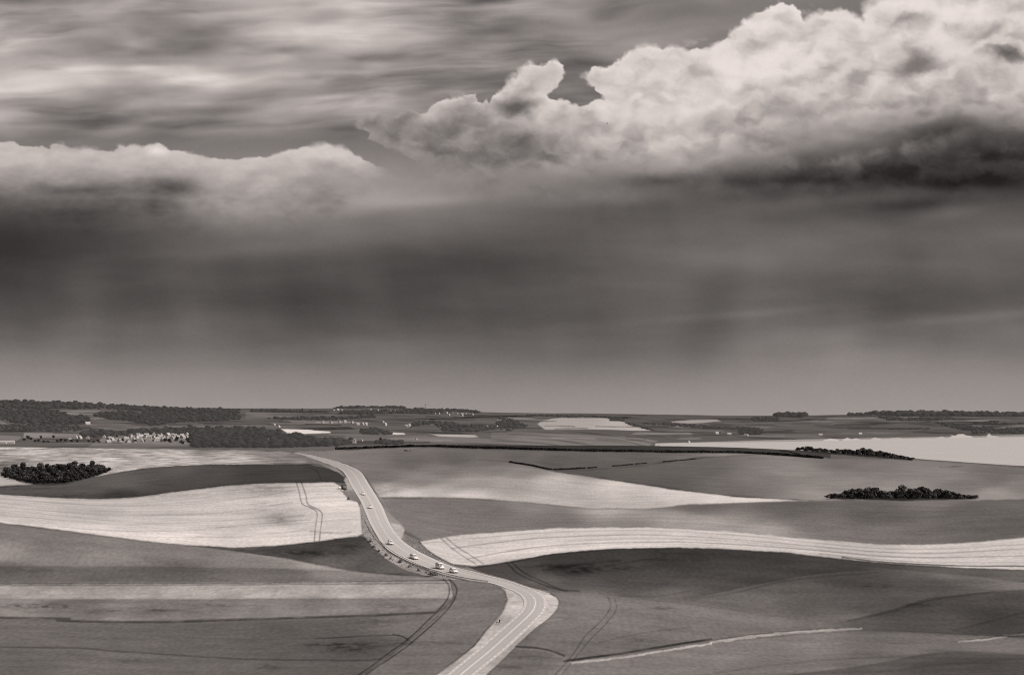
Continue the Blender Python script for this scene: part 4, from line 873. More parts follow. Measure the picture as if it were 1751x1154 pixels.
# the thicket on the right-hand slope
G = 'dark bushes and small trees of the thicket out in the fields'
for k in range(40):
    uu = 1414 + 254 * (k + R.uniform(-.3, .3)) / 39.0
    env = np.interp(uu, [1410, 1425, 1445, 1458, 1485, 1545, 1600, 1625, 1668], [1.8, 2.8, 3.4, 5.2, 6.6, 6.4, 5.2, 3.6, 2.2]) * R.choice([.6, .75, .9, 1.0, 1.15])
    vv = 852.5 + R.uniform(-2.5, 1.0)
    i = k % 4; base = (6.0, 5.2, 6.8, 4.4)[i]; s = env / base
    wd = max(s * 1.05, .7)
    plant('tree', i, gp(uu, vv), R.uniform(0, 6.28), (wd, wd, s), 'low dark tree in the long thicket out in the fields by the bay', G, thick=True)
# scrub along the crest above the bay
G = 'scrub trees along the hill crest above the bay'
crest = [(1362, 767), (1392, 769.5), (1420, 772.5), (1450, 775.5), (1480, 777.5), (1510, 779.5), (1540, 782.5), (1562, 785)]
for k in range(44):
    uu = 1364 + 198 * k / 43.0 + R.uniform(-2, 2)
    env = np.interp(uu, [1360, 1380, 1395, 1420, 1425, 1450, 1475, 1500, 1530, 1562], [2.4, 4.2, 3.4, 2.6, 2.4, 4.4, 5.8, 4.6, 3.4, 1.4]) * R.uniform(.8, 1.15)
    vv = np.interp(uu, [c[0] for c in crest], [c[1] for c in crest]) + R.uniform(.2, 2)
    i = k % 4; base = (6.0, 5.2, 6.8, 4.4)[i]; s = 1.15 * env / base
    plant('tree', i, gp(uu, vv), R.uniform(0, 6.28), (max(s, .95), max(s, .95), s), 'small black scrub tree on the crest against the bright bay', G, thick=True)
# bushes on the embankment
GB = 'rough bushes on the embankment under the road'
for (uu, vv, s) in [(633, 927, 1.1), (639, 936, .8), (648, 944, .8), (660, 950, 1.0), (668, 956, .7), (684, 962, 1.1), (700, 970, .7), (716, 976, .8), (729, 979, .7)]:
    plant('bush', R.randrange(3), gp(uu, vv), R.uniform(0, 6), s * .5, 'rough bush on the grassy embankment below the crash barrier', GB)
plant('bush', 0, gp(741, 984), .4, (1.15, .8, .75), 'broad dark bush at the foot of the embankment where the farm track starts')
plant('bush', 1, gp(696, 771.5), .4, (2.4, 1.6, .7), 'lone flat dark bush in the field just below the black hedge')
plant('bush', 2, gp(596, 855), .9, .5, 'small bush at the corner of the bright field near the grey van')
# hedges: one long leafy body each
def hedge(pts, h, wdt, label, n_per_m=7, leaf=.3, far=False, gaps=0.0, seed=1):
    P = [gp(a, b, far) for a, b in spline(pts, 8)]
    r = np.random.default_rng(seed); cen = []; L = 0.0
    for i in range(len(P) - 1):
        d = P[i + 1] - P[i]; m = max(1, int(d.length / (min(wdt, h) * .5)))
        for k in range(m):
            q = P[i] + d * (k / m); L += d.length / m
            cen.append((q.x + r.normal() * .2, q.y + r.normal() * .2, L, 0))
    cen = np.array(cen); LL = cen[:, 2].copy()
    hh = h * (0.75 + 0.5 * fbm(LL / 14.0, np.full(len(LL), seed * 3.1), 3, seed))
    keep = vnoise(LL / 30.0, np.full(len(LL), seed * 1.7), seed + 9) >= gaps
    cen[:, 2] = hz(cen[:, 0], cen[:, 1]) + hh * .5; cen[:, 3] = hh * .55; cen = cen[keep]
    c0 = Vector(cen[0][:3]); cl = [(c[0] - c0.x, c[1] - c0.y, c[2] - c0.z, c[3]) for c in cen]
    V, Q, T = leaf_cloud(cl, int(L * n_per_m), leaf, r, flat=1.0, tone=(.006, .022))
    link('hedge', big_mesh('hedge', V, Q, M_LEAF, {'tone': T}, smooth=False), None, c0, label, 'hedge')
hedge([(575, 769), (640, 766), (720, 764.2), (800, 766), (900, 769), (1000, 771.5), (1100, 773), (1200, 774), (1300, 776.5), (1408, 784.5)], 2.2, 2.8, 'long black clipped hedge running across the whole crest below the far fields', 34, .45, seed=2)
hedge([(872, 791), (905, 796), (940, 802.5), (965, 802.8), (1000, 801)], 1.0, 1.6, 'dark hedge at the foot of the wedge-shaped field, sloping down to the right', 26, .36, seed=3)
hedge([(1005, 800.5), (1050, 797.5), (1100, 793), (1150, 788.5), (1190, 785)], 0.8, 1.4, 'thin broken hedge climbing to the right from the wedge-shaped field', 8, .3, gaps=.36, seed=4)
hedge([(1334, 771.5), (1350, 773.5), (1368, 777.5)], 1.0, 1.5, 'short faint hedge linking the long black hedge to the crest scrub', 8, .3, seed=5)
# rough grass on the banks
def inside(a, n, r):
    out = np.zeros((0, 2))
    while len(out) < n:
        q = np.stack([r.uniform(a[:, 0].min(), a[:, 0].max(), 3 * n), r.uniform(a[:, 1].min(), a[:, 1].max(), 3 * n)], 1)
        out = np.concatenate([out, q[poly_sd(q[:, 0], q[:, 1], a) > 0]])
    return out[:n]
def tufts(poly, n, h, label, seed):
    r = np.random.default_rng(seed); a = np.asarray(poly, float); V = []; Q = []; T = []
    for (uu, vv) in inside(a, n, r):
        p = gp(uu, vv); hh = h * r.uniform(.4, 1.3); t = r.uniform(.34, .55)
        for k in range(2):
            an = r.uniform(0, 3.14); dx, dy = math.cos(an) * hh * .5, math.sin(an) * hh * .5; b = len(V); lx, ly = r.normal(0, .25 * hh, 2)
            V += [(p.x - dx, p.y - dy, p.z - .05), (p.x + dx, p.y + dy, p.z - .05), (p.x + dx * .8 + lx, p.y + dy * .8 + ly, p.z + hh), (p.x - dx * .8 + lx, p.y - dy * .8 + ly, p.z + hh)]
            Q.append((b, b + 1, b + 2, b + 3)); T += [t * .7, t * .7, t, t]
    link('rough_grass', big_mesh('rough_grass', V, Q, M_LEAF, {'tone': T}, smooth=False), None, (0, 0, 0), label, 'grass', kind='stuff')
tufts([(618, 868), (626, 892), (640, 915), (662, 942), (690, 960), (740, 979), (780, 990), (750, 988), (700, 975), (660, 957), (632, 932), (617, 910)], 700, .26, 'rough dry grass on the embankment below the road', 21)
tufts([(692, 914), (717, 927), (746, 952), (776, 967), (770, 967), (728, 949), (704, 936)], 300, .26, 'rough grass in the triangle between the road and the pale strip', 22)

# ------------------------------------------------------------------ far woods: masses of crowns
ICO = None
def crowns(pts, rad, seed, tone=(.02, .055)):
    global ICO
    if ICO is None:
        bm = bmesh.new(); bmesh.ops.create_icosphere(bm, subdivisions=0 + 1, radius=1.0)
        bm.verts.ensure_lookup_table(); ICO = (np.array([v.co[:] for v in bm.verts]), np.array([[v.index for v in f.verts] for f in bm.faces])); bm.free()
    r = np.random.default_rng(seed); n = len(pts); B, Fc = ICO; m = len(B)
    V = np.zeros((n, m, 3)); T = np.zeros((n, m))
    for i, p in enumerate(pts):
        k = rad * (.5 + 1.1 * r.random() ** 2.2); j = 1 + .3 * (r.random(m) - .5)
        V[i] = B * j[:, None] * np.array([k * r.uniform(1., 1.6), k * r.uniform(1., 1.6), k * r.uniform(.5, .8)]) + np.array([p[0], p[1], p[2] + k * r.uniform(.3, 1.0)])
        T[i] = (tone[0] + (tone[1] - tone[0]) * r.random() ** 1.5) * (.8 + .4 * r.random(m))
    Q = (Fc[None] + (np.arange(n) * m)[:, None, None]).reshape(-1, 3)
    return V.reshape(-1, 3), Q, T.ravel()
def wood(poly, n, rad, label, seed, tone=(.026, .06)):
    r = np.random.default_rng(seed); a = np.asarray(poly, float); pts = []; n = int(n * 2.6); rad *= .78
    for (uu, vv) in inside(a, n, r):
        y0 = depth(uu, vv, True); y = y0 * (1 + r.uniform(-.004, .004)); x = (uu - U0) / F * y
        pts.append((x, y, float(hz(x, y))))
    V, Q, T = crowns(pts, rad, seed, tone)
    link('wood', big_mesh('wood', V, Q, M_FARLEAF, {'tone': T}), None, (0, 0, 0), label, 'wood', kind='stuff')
wood([(-80, 687), (60, 687), (110, 690), (180, 692), (176, 700), (80, 700), (-80, 699)], 360, 13, 'dark wood crowning the highest hill at the far left', 31)
wood([(-80, 699), (80, 701), (112, 708), (120, 712), (148, 713), (158, 724), (60, 727), (10, 721), (-80, 718)], 520, 8.0, 'broad dark wood on the slope under the far left ridge', 32)
wood([(-80, 727), (40, 728), (130, 729), (150, 733), (130, 738), (40, 737), (-80, 742)], 240, 6, 'patchy wood and hedges below the left-hand slope', 33, (.03, .075))
wood([(160, 712), (172, 706), (240, 706), (330, 706), (405, 710), (412, 717), (380, 721), (290, 723), (270, 729), (225, 722), (190, 718)], 560, 8.0, 'dark belt of woodland above the village', 34, (.02, .06))
wood([(180, 692), (270, 697), (350, 699.5), (352, 705), (260, 704.5), (185, 700)], 260, 8.5, 'long wood along the ridge left of the farm', 35)
wood([(346, 699.5), (410, 700), (408, 708), (375, 707), (350, 706)], 130, 8, 'round-topped wood around the ridge farm', 36)
wood([(138, 741), (160, 737), (205, 739), (260, 734), (330, 732), (440, 733), (478, 738), (480, 743), (330, 744), (262, 743), (180, 747), (140, 748)], 420, 6.0, 'dark tree belt directly behind the village roofs', 37)
wood([(330, 745), (480, 744), (520, 748), (560, 757), (565, 763), (480, 766), (330, 765), (325, 752)], 620, 6.0, 'big dark wood beside the village where the road disappears', 38, (.014, .045))
wood([(555, 753), (600, 752), (606, 757), (575, 764), (555, 764)], 70, 5, 'clump of dark trees beside the small white gabled house', 39)
wood([(640, 756), (690, 757), (688, 761), (645, 761)], 40, 4.5, 'low trees just above the dark crest hedge, right of the white gabled house', 47)
wood([(570, 697), (600, 694.8), (640, 695), (690, 696), (694, 698.5), (640, 697.5), (590, 699)], 190, 11, 'dark wood along the skyline above the hilltop village', 40)
wood([(700, 699.5), (760, 701), (758, 706), (720, 708), (660, 708), (600, 709), (575, 708), (610, 704), (680, 703)], 330, 9, 'dark trees below the hilltop church', 41)
wood([(755, 701), (775, 699.5), (800, 702), (822, 705), (818, 707), (790, 705), (765, 704)], 110, 10, 'dark trees at the right end of the hilltop village', 42)
wood([(706, 724), (745, 720), (760, 724), (745, 729), (760, 738), (820, 738), (850, 734), (840, 728), (790, 727), (770, 722), (700, 731)], 260, 6.5, 'scattered hedgerow trees on the middle slope', 43, (.03, .075))
wood([(1480, 706), (1540, 705.5), (1620, 706.5), (1700, 708.5), (1751, 709), (1850, 709), (1850, 713), (1751, 712.5), (1650, 712), (1560, 712), (1500, 710)], 900, 15, 'long dark wood on the right-hand skyline above the bay', 44)
wood([(1322, 710), (1335, 708.5), (1376, 709), (1382, 711), (1372, 713), (1330, 713)], 200, 15, 'block-shaped plantation on the skyline', 45, (.02, .04))
wood([(1448, 709), (1470, 708.5), (1492, 709.5), (1490, 711), (1450, 711)], 50, 9, 'small wood on the skyline left of the long wood', 46)
wood([(895, 711), (960, 711), (1040, 713), (1066, 716), (1062, 718), (1030, 714), (950, 713)], 200, 6.5, 'hedgerow trees along the top of the big pale field', 48)
wood([(1040, 716.5), (1066, 717), (1066, 720), (1044, 720)], 46, 6, 'dark clump of trees cut into the corner of the big pale field', 49)
wood([(1074, 723), (1100, 730), (1120, 737), (1112, 736), (1090, 731), (1068, 724)], 60, 5, 'hedge trees along the lower right side of the big pale field', 50)
wood([(1100, 723), (1150, 724), (1220, 730), (1300, 733), (1298, 736), (1200, 733), (1140, 727), (1100, 725)], 150, 6, 'thin wooded belt on the slope above the head of the bay', 51, (.025, .06))
wood([(1270, 732), (1300, 736), (1310, 741), (1290, 744), (1262, 742)], 90, 7, 'dark trees around the farm at the head of the bay', 52, (.02, .05))
wood([(1285, 715), (1330, 716), (1330, 721), (1290, 721)], 70, 8, 'patch of dark woodland above the farm by the bay', 53)
wood([(1500, 714), (1600, 716), (1640, 718), (1600, 720), (1520, 719)], 150, 8, 'broken woodland below the long right-hand wood', 54, (.025, .065))
wood([(1600, 723), (1650, 728), (1700, 733), (1690, 736), (1640, 733), (1610, 728)], 120, 7, 'dark hedge line crossing the slope above the chalk cliff', 55, (.02, .05))
wood([(1660, 737), (1700, 735), (1760, 732), (1860, 730), (1860, 741), (1760, 742), (1700, 741), (1665, 742)], 260, 8, 'dark scrub on the slope right of the chalk cliff', 56, (.03, .06))
wood([(1520, 733), (1590, 732.5), (1590, 734), (1520, 734.5)], 60, 5, 'thin dark hedge line in the middle of the bayside slope', 57)
wood([(1692, 721), (1708, 721), (1708, 723), (1692, 723)], 20, 6, 'small dark copse beside the pale hill field', 58)
wood([(430, 701.5), (505, 703), (560, 704.5), (560, 706), (500, 705.5), (430, 704)], 150, 7, 'low wooded belt on the skyline between the farm and the hilltop village', 59)
wood([(450, 716), (580, 714.5), (640, 709), (640, 714), (580, 718), (500, 718)], 150, 6.5, 'dark hedge line below the broad grey hill field', 60, (.025, .06))
wood([(615, 738), (640, 732.5), (655, 737), (672, 743), (620, 743)], 90, 5, 'pointed clump of trees between two white strips of field', 61, (.03, .06))
wood([(855, 712), (880, 718), (905, 730), (870, 737), (845, 732)], 120, 6, 'dark trees around the white farmhouse on the middle slope', 62, (.03, .065))
print('40_plants.py', time.time() - _T0)
# ------------------------------------------------------------------ houses
def house_meshes(w, d, h, r, ov=.35):
    """gabled house, ridge along x: walls with gables, roof, chimney"""
    a, b = w / 2, d / 2
    wall = MB().faces([(-a, -b, -1), (a, -b, -1), (a, b, -1), (-a, b, -1), (-a, -b, h), (a, -b, h), (a, b, h), (-a, b, h), (-a, 0, h + r), (a, 0, h + r)],
        [(0, 1, 5, 4), (2, 3, 7, 6), (1, 2, 6, 9, 5), (3, 0, 4, 8, 7), (4, 5, 9, 8), (6, 7, 8, 9), (3, 2, 1, 0)])
    sl = r / b; A = a + ov; Bo = b + ov; z0 = h - ov * sl + .06; zt = h + r + .06; th = .18
    roof = MB().faces([(-A, -Bo, z0), (A, -Bo, z0), (A, 0, zt), (-A, 0, zt), (A, Bo, z0), (-A, Bo, z0), (-A, -Bo, z0 + th), (A, -Bo, z0 + th), (A, 0, zt + th), (-A, 0, zt + th), (A, Bo, z0 + th), (-A, Bo, z0 + th)],
        [(6, 7, 8, 9), (9, 8, 10, 11), (0, 3, 2, 1), (3, 5, 4, 2), (0, 1, 7, 6), (4, 5, 11, 10), (1, 2, 8, 7), (2, 4, 10, 8), (3, 0, 6, 9), (5, 3, 9, 11)])
    chim = MB().box((a * .7, 0, h + r + .5), (.7, .6, 1.6), bev=.03)
    win = MB()
    for x in np.linspace(-a * .65, a * .65, max(2, int(w / 3.2))):
        for s in (-1, 1): win.box((x, s * (b + .012), h * .55), (.95, .05, 1.3))
    return wall, roof, chim, win
HM = []
for i, (w_, d_, h_, r_) in enumerate([(9, 7, 3.2, 3.6), (12, 7.5, 3.4, 3.8), (8, 6.5, 5.4, 3.4), (20, 10, 4.2, 3.6)]):
    W_, R_, C_, N_ = house_meshes(w_, d_, h_, r_)
    HM.append((W_.mesh('wall', None), R_.mesh('roof', None), C_.mesh('chimney', M_WALL[2]), N_.mesh('window', M_BLACK)))
def house(uu, vv, kind, rz, wall, roof, label, cat='house', group=None, sc=1.0, name='house'):
    p = gp(uu, vv, True); t = thing(name, label, cat, p, rz, group); t.scale = (sc, sc, sc)
    a, b, c, wn = HM[kind]
    for nm, me, mt in (('wall', a, M_WALL[wall]), ('roof', b, M_ROOF[roof])):
        key = nm + str(kind) + mt.name
        m2 = bpy.data.meshes.get(key)
        if m2 is None:
            m2 = me.copy(); m2.name = key; m2.materials.clear(); m2.materials.append(mt)
        o = link(nm, m2, t)
        if nm == 'roof' and kind != 3: link('chimney', c, o)
        if nm == 'wall': link('window', wn, o)
    return t
R = random.Random(9)
G1 = 'pale houses of the village behind the meadow'
cluster = []
for row, (v0, n, a, b) in enumerate([(745.5, 12, 232, 332), (748.5, 13, 222, 324), (752, 9, 184, 300), (756, 7, 180, 284)]):
    for k in range(n):
        cluster.append((a + (b - a) * (k + R.uniform(.2, .8)) / n, v0 + R.uniform(-1, 1)))
for (uu, vv) in cluster:
    house(uu, vv, R.choice([0, 0, 1, 1, 2]), R.choice([.5, .8, 1.57, 2.2, 1.2, .2]) + R.uniform(-.2, .2), R.choice([0, 1, 1, 2]), R.choice([0, 3, 0, 1, 3]), 'pale gabled house among the packed roofs of the village behind the meadow', 'house', G1, R.uniform(.75, 1.1))
for (uu, vv) in [(178, 747.5), (186, 751), (192, 752.5), (199, 754), (150, 750), (137, 750), (130, 749.5), (120, 751)]:
    house(uu, vv, 0, R.uniform(.4, 1.8), 0, R.choice([0, 3, 1]), 'small scattered white house left of the packed village roofs', 'house', 'scattered houses at the left end of the village', .85)
G2 = 'houses on the skyline of the hilltop village'
for (uu, vv) in [(571, 702), (578, 701.5), (584, 702), (621, 705), (634, 701), (640, 704), (646, 702), (655, 704), (659, 707), (668, 704), (676, 704), (744, 708), (751, 708), (764, 707.5), (768, 710), (774, 706.5), (782, 708), (790, 708.5), (797, 708), (791, 711.5), (808, 709.5)]:
    house(uu, vv, R.choice([0, 1, 2]), R.uniform(.4, 1.6), R.choice([0, 1, 1, 2]), R.choice([0, 1, 0]), 'tiny pale house of the hilltop village near the church', 'house', G2, R.uniform(.95, 1.3))
G3 = 'farmhouses scattered over the middle slope'
for (uu, vv) in [(566, 723.5), (581, 722.5), (590, 723), (603, 724), (612, 727), (620, 726.5), (626, 727.5), (655, 722.5), (659, 728), (552, 723), (696, 730), (700, 730)]:
    house(uu, vv, R.choice([0, 1, 2]), R.uniform(.4, 1.6), R.choice([0, 1, 1, 2]), R.choice([0, 1, 0]), 'pale farmhouse in the thin row of buildings on the middle slope', 'house', G3, R.uniform(.9, 1.2))
house(606, 757.5, 2, 1.45, 0, 0, 'small bright white gabled house just above the dark crest', sc=.9)
house(619, 754, 0, 1.2, 0, 0, 'tiny white house right of the bright gabled house above the crest', sc=.5)
house(456, 754.5, 1, .5, 0, 3, 'low pale house half hidden in the big dark wood', sc=.8)
house(468, 752.5, 1, .9, 0, 3, 'pale roof rising to the right inside the big dark wood', sc=.8)
house(150, 725, 1, .4, 0, 3, 'bright farmhouse at the edge of the left-hand wood', sc=1.3)
house(404, 715, 3, .2, 0, 3, 'long pale farm shed below the round-topped ridge wood', 'barn', sc=.8, name='barn')
house(469, 727.5, 0, 1.2, 0, 3, 'upper white cottage beside the road over the middle slope', sc=.9)
house(477, 730.5, 0, 1.0, 0, 3, 'lower white cottage above the long white field strip', sc=.9)
house(696, 729.5, 3, .15, 1, 0, 'large pale barn in the middle of the slope below the church', 'barn', sc=.8, name='barn')
house(832, 730, 3, .4, 0, 3, 'pale barn left of the white farmhouse on the middle slope', 'barn', sc=.6, name='barn')
house(849, 732.5, 1, 1.0, 0, 3, 'white farmhouse with bright gable among the middle-slope trees', sc=1.2)
house(853, 721, 1, .3, 0, 3, 'pale farm building above the white farmhouse', sc=1.2)
house(712, 752, 0, 1.2, 0, 3, 'tiny white cottage alone on the slope above the crest hedge', sc=.5)
house(1226, 742, 1, .3, 0, 3, 'left pale house of the pair at the head of the bay', sc=1.2)
house(1247, 743, 3, .15, 0, 3, 'long white shed at the head of the bay', 'barn', sc=.9, name='barn')
house(1276, 745, 3, 2.6, 0, 3, 'white shed with sloping roof right of the farm trees by the bay', 'barn', sc=.9, name='barn')
house(1403, 744, 3, .1, 0, 3, 'pale boxy building above the beach of the bay', 'barn', sc=.9, name='barn')
house(1471, 743, 1, .2, 0, 3, 'small square white house above the dunes', sc=1.3)
house(1562, 714.5, 0, 1.2, 0, 3, 'white cottage below the long right-hand wood', sc=1.2)
house(1178, 757, 0, .9, 0, 3, 'tiny white house at the left tip of the bay', sc=1.0)
for (uu, sc, lab) in [(4, .75, 'left long white greenhouse at the edge of the far meadow'), (18, .75, 'right long white greenhouse at the edge of the far meadow')]:
    house(uu, 758.5, 3, .05, 0, 3, lab, 'greenhouse', sc=sc, name='greenhouse')
# church
p = gp(727, 699.5, True)
t = thing('church', 'church with a slim dark tower on the hilltop skyline', 'church', p, 0.1)
nv = MB().faces([(-55, -9, -3), (0, -9, -3), (0, 9, -3), (-55, 9, -3), (-55, -9, 6), (0, -9, 6), (0, 9, 6), (-55, 9, 6), (-55, 0, 13), (0, 0, 13)], [(0, 1, 5, 4), (2, 3, 7, 6), (1, 2, 6, 9, 5), (3, 0, 4, 8, 7)])
link('nave', nv.mesh('nave', M_WALL[2]), t)
rf = MB().faces([(-56, -10, 5.4), (1, -10, 5.4), (1, 0, 13.4), (-56, 0, 13.4), (1, 10, 5.4), (-56, 10, 5.4)], [(0, 1, 2, 3), (3, 2, 4, 5)])
link('roof', rf.mesh('roof', M_ROOF[2]), t)
tw = link('tower', MB().box((4, 0, 13), (7, 7, 32), bev=.2).mesh('tower', M_WALL[2]), t)
link('spire', MB().cyl((4, 0, 29), (4, 0, 40), 4.4, .2, 4).mesh('spire', M_ROOF[2]), tw)
# trees one can tell apart in and around the village
GV = 'single trees among the village houses'
for (uu, vv, s) in [(200, 750, .9), (210, 756, 1.0), (232, 757, .9), (246, 755, .8), (268, 752, 1.0), (283, 756, 1.5), (290, 759, 1.3), (302, 757, 1.5), (311, 760, 1.4), (322, 760, 1.6), (262, 757, .7), (218, 748, .8), (248, 748, .7), (296, 748, .6)]:
    plant('tree', R.randrange(4), gp(uu, vv, True), R.uniform(0, 6), s * 1.25, 'dark tree standing between the village houses', GV)
GW = 'trees and bushes in the row left of the village'
for (uu, vv, s) in [(42, 753, 1.2), (48, 752, 1.4), (53, 754, 1.1), (60, 757, 1.0), (66, 757, 1.0), (75, 758, .9), (82, 757, 1.0), (98, 757, 1.0), (104, 756, 1.1), (112, 757, 1.0), (122, 757, 1.0), (132, 757, .8), (152, 757, 1.0), (160, 757, 1.0), (168, 758, 1.1)]:
    plant('tree', R.randrange(4), gp(uu, vv, True), R.uniform(0, 6), (s * 1.3, s * 1.3, s * .9), 'bushy tree in the row left of the village', GW)
plant('tree', 2, gp(70, 752, True), 1, 1.2, 'dark round tree standing taller in the row left of the village, left of two')
plant('tree', 4, gp(91.5, 751.5, True), 2, 1.15, 'dark flat-topped tree standing taller in the row left of the village')
for (uu, lab) in [(517, 'single tiny tree standing alone on the bare skyline'), (470, 'small skyline tree above the low wooded belt')]:
    plant('tree', 3, gp(uu, np.interp(uu, [470, 517], [701, 701]), True), 1, 2.0, lab)
plant('tree', 2, gp(651, 757, True), .3, 1.3, 'upright dark tree on its own just above the dark crest hedge')
print('50_houses.py', time.time() - _T0)
# ------------------------------------------------------------------ cars
def loft(secs, mat, name, smooth=True):
    """closed loft through section loops along x"""
    n = len(secs[0]); V = [p for s in secs for p in s]; Q = []
    for i in range(len(secs) - 1):
        for j in range(n): Q.append((i * n + j, i * n + (j + 1) % n, (i + 1) * n + (j + 1) % n, (i + 1) * n + j))
    mb = MB().faces(V, Q + [tuple(range(n))[::-1], tuple(range((len(secs) - 1) * n, len(secs) * n))])
    return mb.mesh(name, mat, smooth)
def sec(x, w, z0, z1, r=.16):
    h = w / 2
    return [(x, -h + r * .6, z0), (x, h - r * .6, z0), (x, h, z0 + r), (x, h * 1.0, (z0 + z1) * .5), (x, h - r * .4, z1 - r * .5), (x, h - r * 1.6, z1), (x, -h + r * 1.6, z1), (x, -h + r * .4, z1 - r * .5), (x, -h, (z0 + z1) * .5), (x, -h, z0 + r)]
def make_car(style, paint, label):
    """nose points to +x"""
    t = thing('car', label, 'car', (0, 0, 0))
    if style == 'van': L, Hc, roof = 4.6, 1.9, [(-2.15, 1.25, .95), (-2.1, 1.5, 1.85), (.55, 1.5, 1.9), (1.45, 1.4, 1.02)]
    elif style == 'estate': L, Hc, roof = 4.5, 1.48, [(-2.1, 1.3, .92), (-1.85, 1.2, 1.42), (.3, 1.22, 1.48), (1.15, 1.36, .95)]
    else: L, Hc, roof = 4.1, 1.46, [(-1.95, 1.3, .9), (-1.45, 1.18, 1.4), (.2, 1.2, 1.47), (1.05, 1.36, .95)]
    a = L / 2
    link('body', loft([sec(-a, 1.5, .42, .82), sec(-a + .12, 1.7, .28, .93), sec(-a * .5, 1.78, .24, .98), sec(a * .4, 1.78, .24, .97), sec(a - .5, 1.72, .26, .84), sec(a - .1, 1.6, .3, .72), sec(a, 1.35, .38, .62)], paint, 'body'), t)
    cs = [sec(x, w_, .80, z, .12) for (x, w_, z) in roof]
    gl = link('cabin', loft(cs, M_GLASSD, 'cabin'), t)
    x0, x1 = roof[1][0] - .02, roof[2][0] + .05
    link('roof_panel', loft([sec(x0, roof[1][1] * .98, roof[1][2] - .10, roof[1][2] + .035, .05), sec((x0 + x1) / 2, roof[2][1] * 1.0, roof[2][2] - .10, roof[2][2] + .05, .05), sec(x1, roof[2][1] * .98, roof[2][2] - .1, roof[2][2] + .03, .05)], paint, 'roof_panel'), t)
    for s in (-1, 1):
        pm = MB()
        for (xa, za, xb, zb) in ((roof[2][0], roof[2][2] - .05, roof[3][0] - .02, .93), (roof[1][0], roof[1][2] - .05, roof[0][0] + .03, .9), (-.55, roof[2][2] - .05, -.6, .93)):
            ya = roof[2][1] / 2 - .06; yb = .74
            pm.cyl((xa, s * ya, za), (xb, s * yb, zb), .05, .05, 6)
        link('pillar', pm.mesh('pillar', paint), t)
        link('headlight', MB().box((a - .16, s * .58, .66), (.28, .34, .16), bev=.05).mesh('headlight', M_LAMP), t)
        link('mirror', MB().box((.75, s * .95, 1.0), (.14, .2, .14), bev=.04).mesh('mirror', paint), t)
        link('tail_light', MB().box((-a + .05, s * .66, .72), (.14, .22, .2), bev=.04).mesh('tail_light', M_BLACK), t)
        for xw in (-a * .62, a * .64):
            wv = link('wheel', MB().cyl((xw, s * .70, .31), (xw, s * .89, .31), .31, .31, 20).mesh('wheel', M_TYRE), t)
            link('rim', MB().cyl((xw, s * .885, .31), (xw, s * .90, .31), .19, .17, 12).mesh('rim', M_RIM), wv)
    link('grille', MB().box((a - .06, 0, .42), (.12, 1.2, .22), bev=.03).mesh('grille', M_BLACK), t)
    link('windscreen', MB().faces([(roof[3][0] + .012, -.6, .97), (roof[3][0] + .012, .6, .97), (roof[2][0] + .06, .52, roof[2][2] - .07), (roof[2][0] + .06, -.52, roof[2][2] - .07)], [(0, 1, 2, 3)]).mesh('windscreen', M_SCREEN), t)
    return t
def station(uu, vv):
    best = None
    for i in np.arange(0, len(PL) - 1.01, .25):
        p = road_pt(i, .28); a = U0 + F * p.x / p.y; b = V0 + F * (H - p.z) / p.y
        d = (a - uu) ** 2 + (b - vv) ** 2
        if best is None or d < best[0]: best = (d, i)
    return best[1]
def put_car(t, uu, vv, f=.28, sc=1.16):
    i = station(uu, vv); p = road_pt(i, f, .11); a = road_pt(i - .8, f); b = road_pt(i + .8, f); d = a - b
    t.location = p
    yaw = math.atan2(d.y, d.x); pitch = math.atan2(d.z, math.hypot(d.x, d.y))
    t.rotation_euler = (0, -pitch, yaw); t.scale = (sc, sc, sc)
for (uu, vv, st, pt, lab) in [(620, 847, 'hatch', M_CARW, 'white car farthest away on the road, just past the grey van by the field'),
    (633.5, 869, 'hatch', M_CARW, 'white car second farthest away, on the straight descending stretch of road'),
    (667, 932, 'estate', M_CARG, 'silver car entering the long bend beside the start of the crash barrier'),
    (708, 955, 'estate', M_CARG, 'silver car alone halfway around the long bend'),
    (752.5, 971, 'van', M_CARW, 'tall white people carrier just behind the leading car on the bend'),
    (775.5, 979.5, 'estate', M_CARW, 'white car leading the line of traffic, where the outer crash barrier begins')]:
    put_car(make_car(st, pt, lab), uu, vv)
